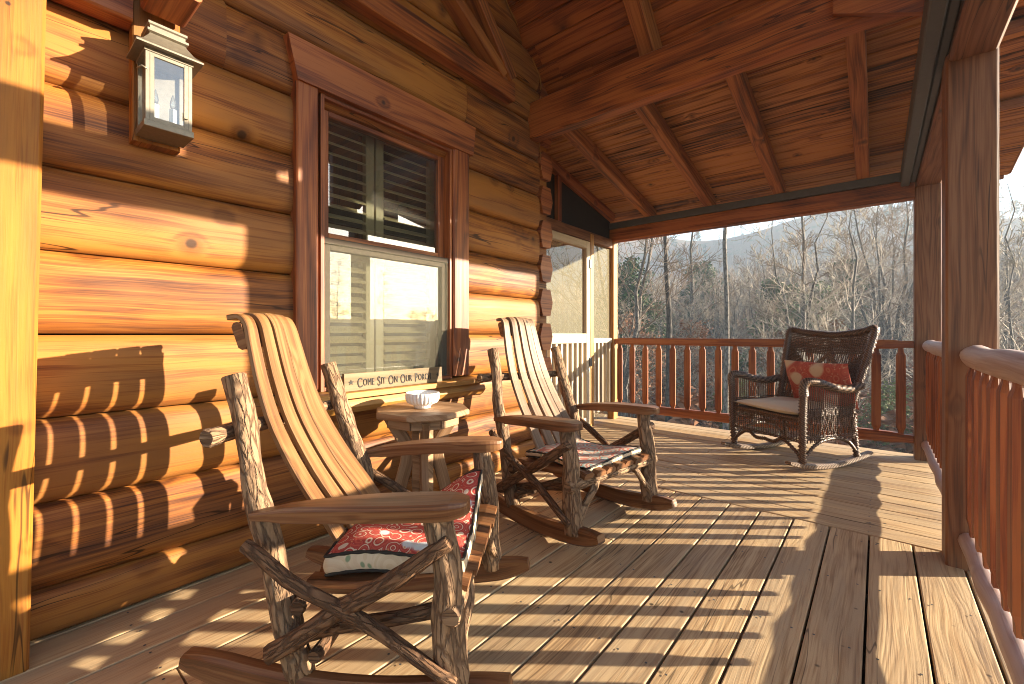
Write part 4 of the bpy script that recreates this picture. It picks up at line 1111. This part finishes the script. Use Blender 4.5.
for i in range(92):
    d = 15*(62/15)**(rt.random()**.9); px = rt.uniform(585, 1120)
    x, y = at(px, d)
    if y < 8.5 or not okay(x, y): continue
    k = rt.choice(kinds)
    if rt.random() < .05 and d > 28: k = 'pine'
    s = rt.uniform(.55, .95)
    lab, cat, g = G.get(k, ('bare grey tree in the woods beyond the far railing', 'tree', 'bare trees in the woods'))
    plant(k, x, y, s, rt.uniform(0, 6.28), lab, cat, g)
# trees out in front of the porch, mirrored in the window
for i, (x, y, k) in enumerate([(14, 3, 'fan'), (19, 5.5, 'tall1'), (24, 4, 'tall2'), (17, -1, 'fork'), (30, 9, 'tall1'), (27, 0, 'bushy'), (36, 14, 'fan'), (33, 5, 'tall2'), (22, -5, 'tall1')]):
    plant(k, x, y, .8, i*1.3, 'bare grey tree standing out in front of the porch', 'tree', 'trees in front of the porch')

for i in range(24):       # lower trees towards the sun, short enough to let it reach the porch
    x, y = rt.uniform(15, 58), rt.uniform(4, 60)
    D = math.hypot(x, y); k = rt.choice(['bushy', 'thin', 'tall1', 'bushy']); Hk = {'bushy': 9, 'thin': 11, 'tall1': 14}[k]
    plant(k, x, y, min(.8, (1.5+.17*D)/Hk), i*2.1, 'bare grey tree standing out in front of the porch', 'tree', 'trees in front of the porch')

# the far woods on the mountainside: nobody could count them
def stuff_woods(name, label, mat, n, d0, d1, seed, hh, green=False, pxr=(420, 1500)):
    rg = random.Random(seed); V = []; F = []; PD = []
    def stick(p, q, r0, r1):
        b = len(V); d = (q-p).normalized(); a = d.orthogonal().normalized(); c2 = d.cross(a)
        for P, r_ in ((p, r0), (q, r1)):
            for k in range(3):
                V.append(P+(a*math.cos(k*2.094)+c2*math.sin(k*2.094))*r_)
        for k in range(3): F.append([b+k, b+(k+1) % 3, b+3+(k+1) % 3, b+3+k])
    for i in range(n):
        d = d0*(d1/d0)**(rg.random()**.8); px = rg.uniform(*pxr); x, y = at(px, d)
        if x > 62 or y > 322 or y < 9: continue
        z = ground(x, y); H = hh*rg.uniform(.6, 1.2); o = Vector((x, y, z))
        if green:
            for k in range(60):
                t = rg.random(); w = H*.24*(1-t)**.8; a = rg.uniform(0, 6.28)
                c_ = o+Vector((math.cos(a)*w*rg.random()**.5, math.sin(a)*w*rg.random()**.5, H*(.08+.92*t))); b = len(V); s = H*.085
                V.extend([c_+Vector((rg.gauss(0, s), rg.gauss(0, s), rg.gauss(0, s*.6))) for _ in range(4)]); F.append([b, b+1, b+2, b+3])
            continue
        top = o+Vector((rg.gauss(0, .3), rg.gauss(0, .3), H)); r0 = .013*H
        stick(o, top, r0, .02)
        for k in range(17):
            t = rg.uniform(.22, 1); a = rg.uniform(0, 6.28); L = H*.30*(1.15-.75*t)
            p = o.lerp(top, t); q = p+Vector((math.cos(a)*L*.7, math.sin(a)*L*.7, L*rg.uniform(.5, 1)))
            stick(p, q, .032, .014)
            for j in range(2):
                m_ = p.lerp(q, rg.uniform(.3, .8)); stick(m_, m_+Vector((rg.gauss(0, .4), rg.gauss(0, .4), .55))*L*.55, .018, .010)
    me = bpy.data.meshes.new(name); me.from_pydata([tuple(v) for v in V], [], F); me.materials.append(mat)
    at_ = me.attributes.new('pid', 'FLOAT', 'FACE'); at_.data.foreach_set('value', [rg.random() for _ in F])
    o = bpy.data.objects.new(name, me); col.objects.link(o); tag(o, label, 'woods', None, 'stuff')
stuff_woods('hillside_woods', 'bare grey woods covering the hillside behind the porch', M['twig'], 1300, 46, 200, 5, 8)
stuff_woods('hillside_brown_woods', 'brown bare woods mixed through the hillside and on the ridge', M['twigd'], 2300, 44, 300, 6, 8)
stuff_woods('hillside_evergreens', 'scattered dark evergreens on the hillside and along the ridge', M['evergreen'], 170, 70, 290, 8, 8, True)
stuff_woods('undergrowth', 'russet leafy undergrowth and brush on the slope below the woods', M['russet'], 520, 12, 75, 9, 2.0, True, (560, 1080))

# ------------------------------------------------------------------ air
def haze(density):
    lo, hi = (-322, -64, -9), (70, 332, 84)
    mb = MB(); mb.box(lo, hi, 0, 0)
    me_m = bpy.data.materials.new('haze_air'); me_m.use_nodes = True; t = me_m.node_tree; t.nodes.clear()
    o_ = t.nodes.new('ShaderNodeOutputMaterial'); v_ = t.nodes.new('ShaderNodeVolumePrincipled')
    v_.inputs['Color'].default_value = (.68, .82, 1, 1); v_.inputs['Density'].default_value = density
    v_.inputs['Anisotropy'].default_value = .2
    t.links.new(v_.outputs[0], o_.inputs['Volume'])
    tag(mb.build('haze', me_m), 'pale bluish air between the porch and the far woods', 'haze', None, 'stuff')
haze(.0013)
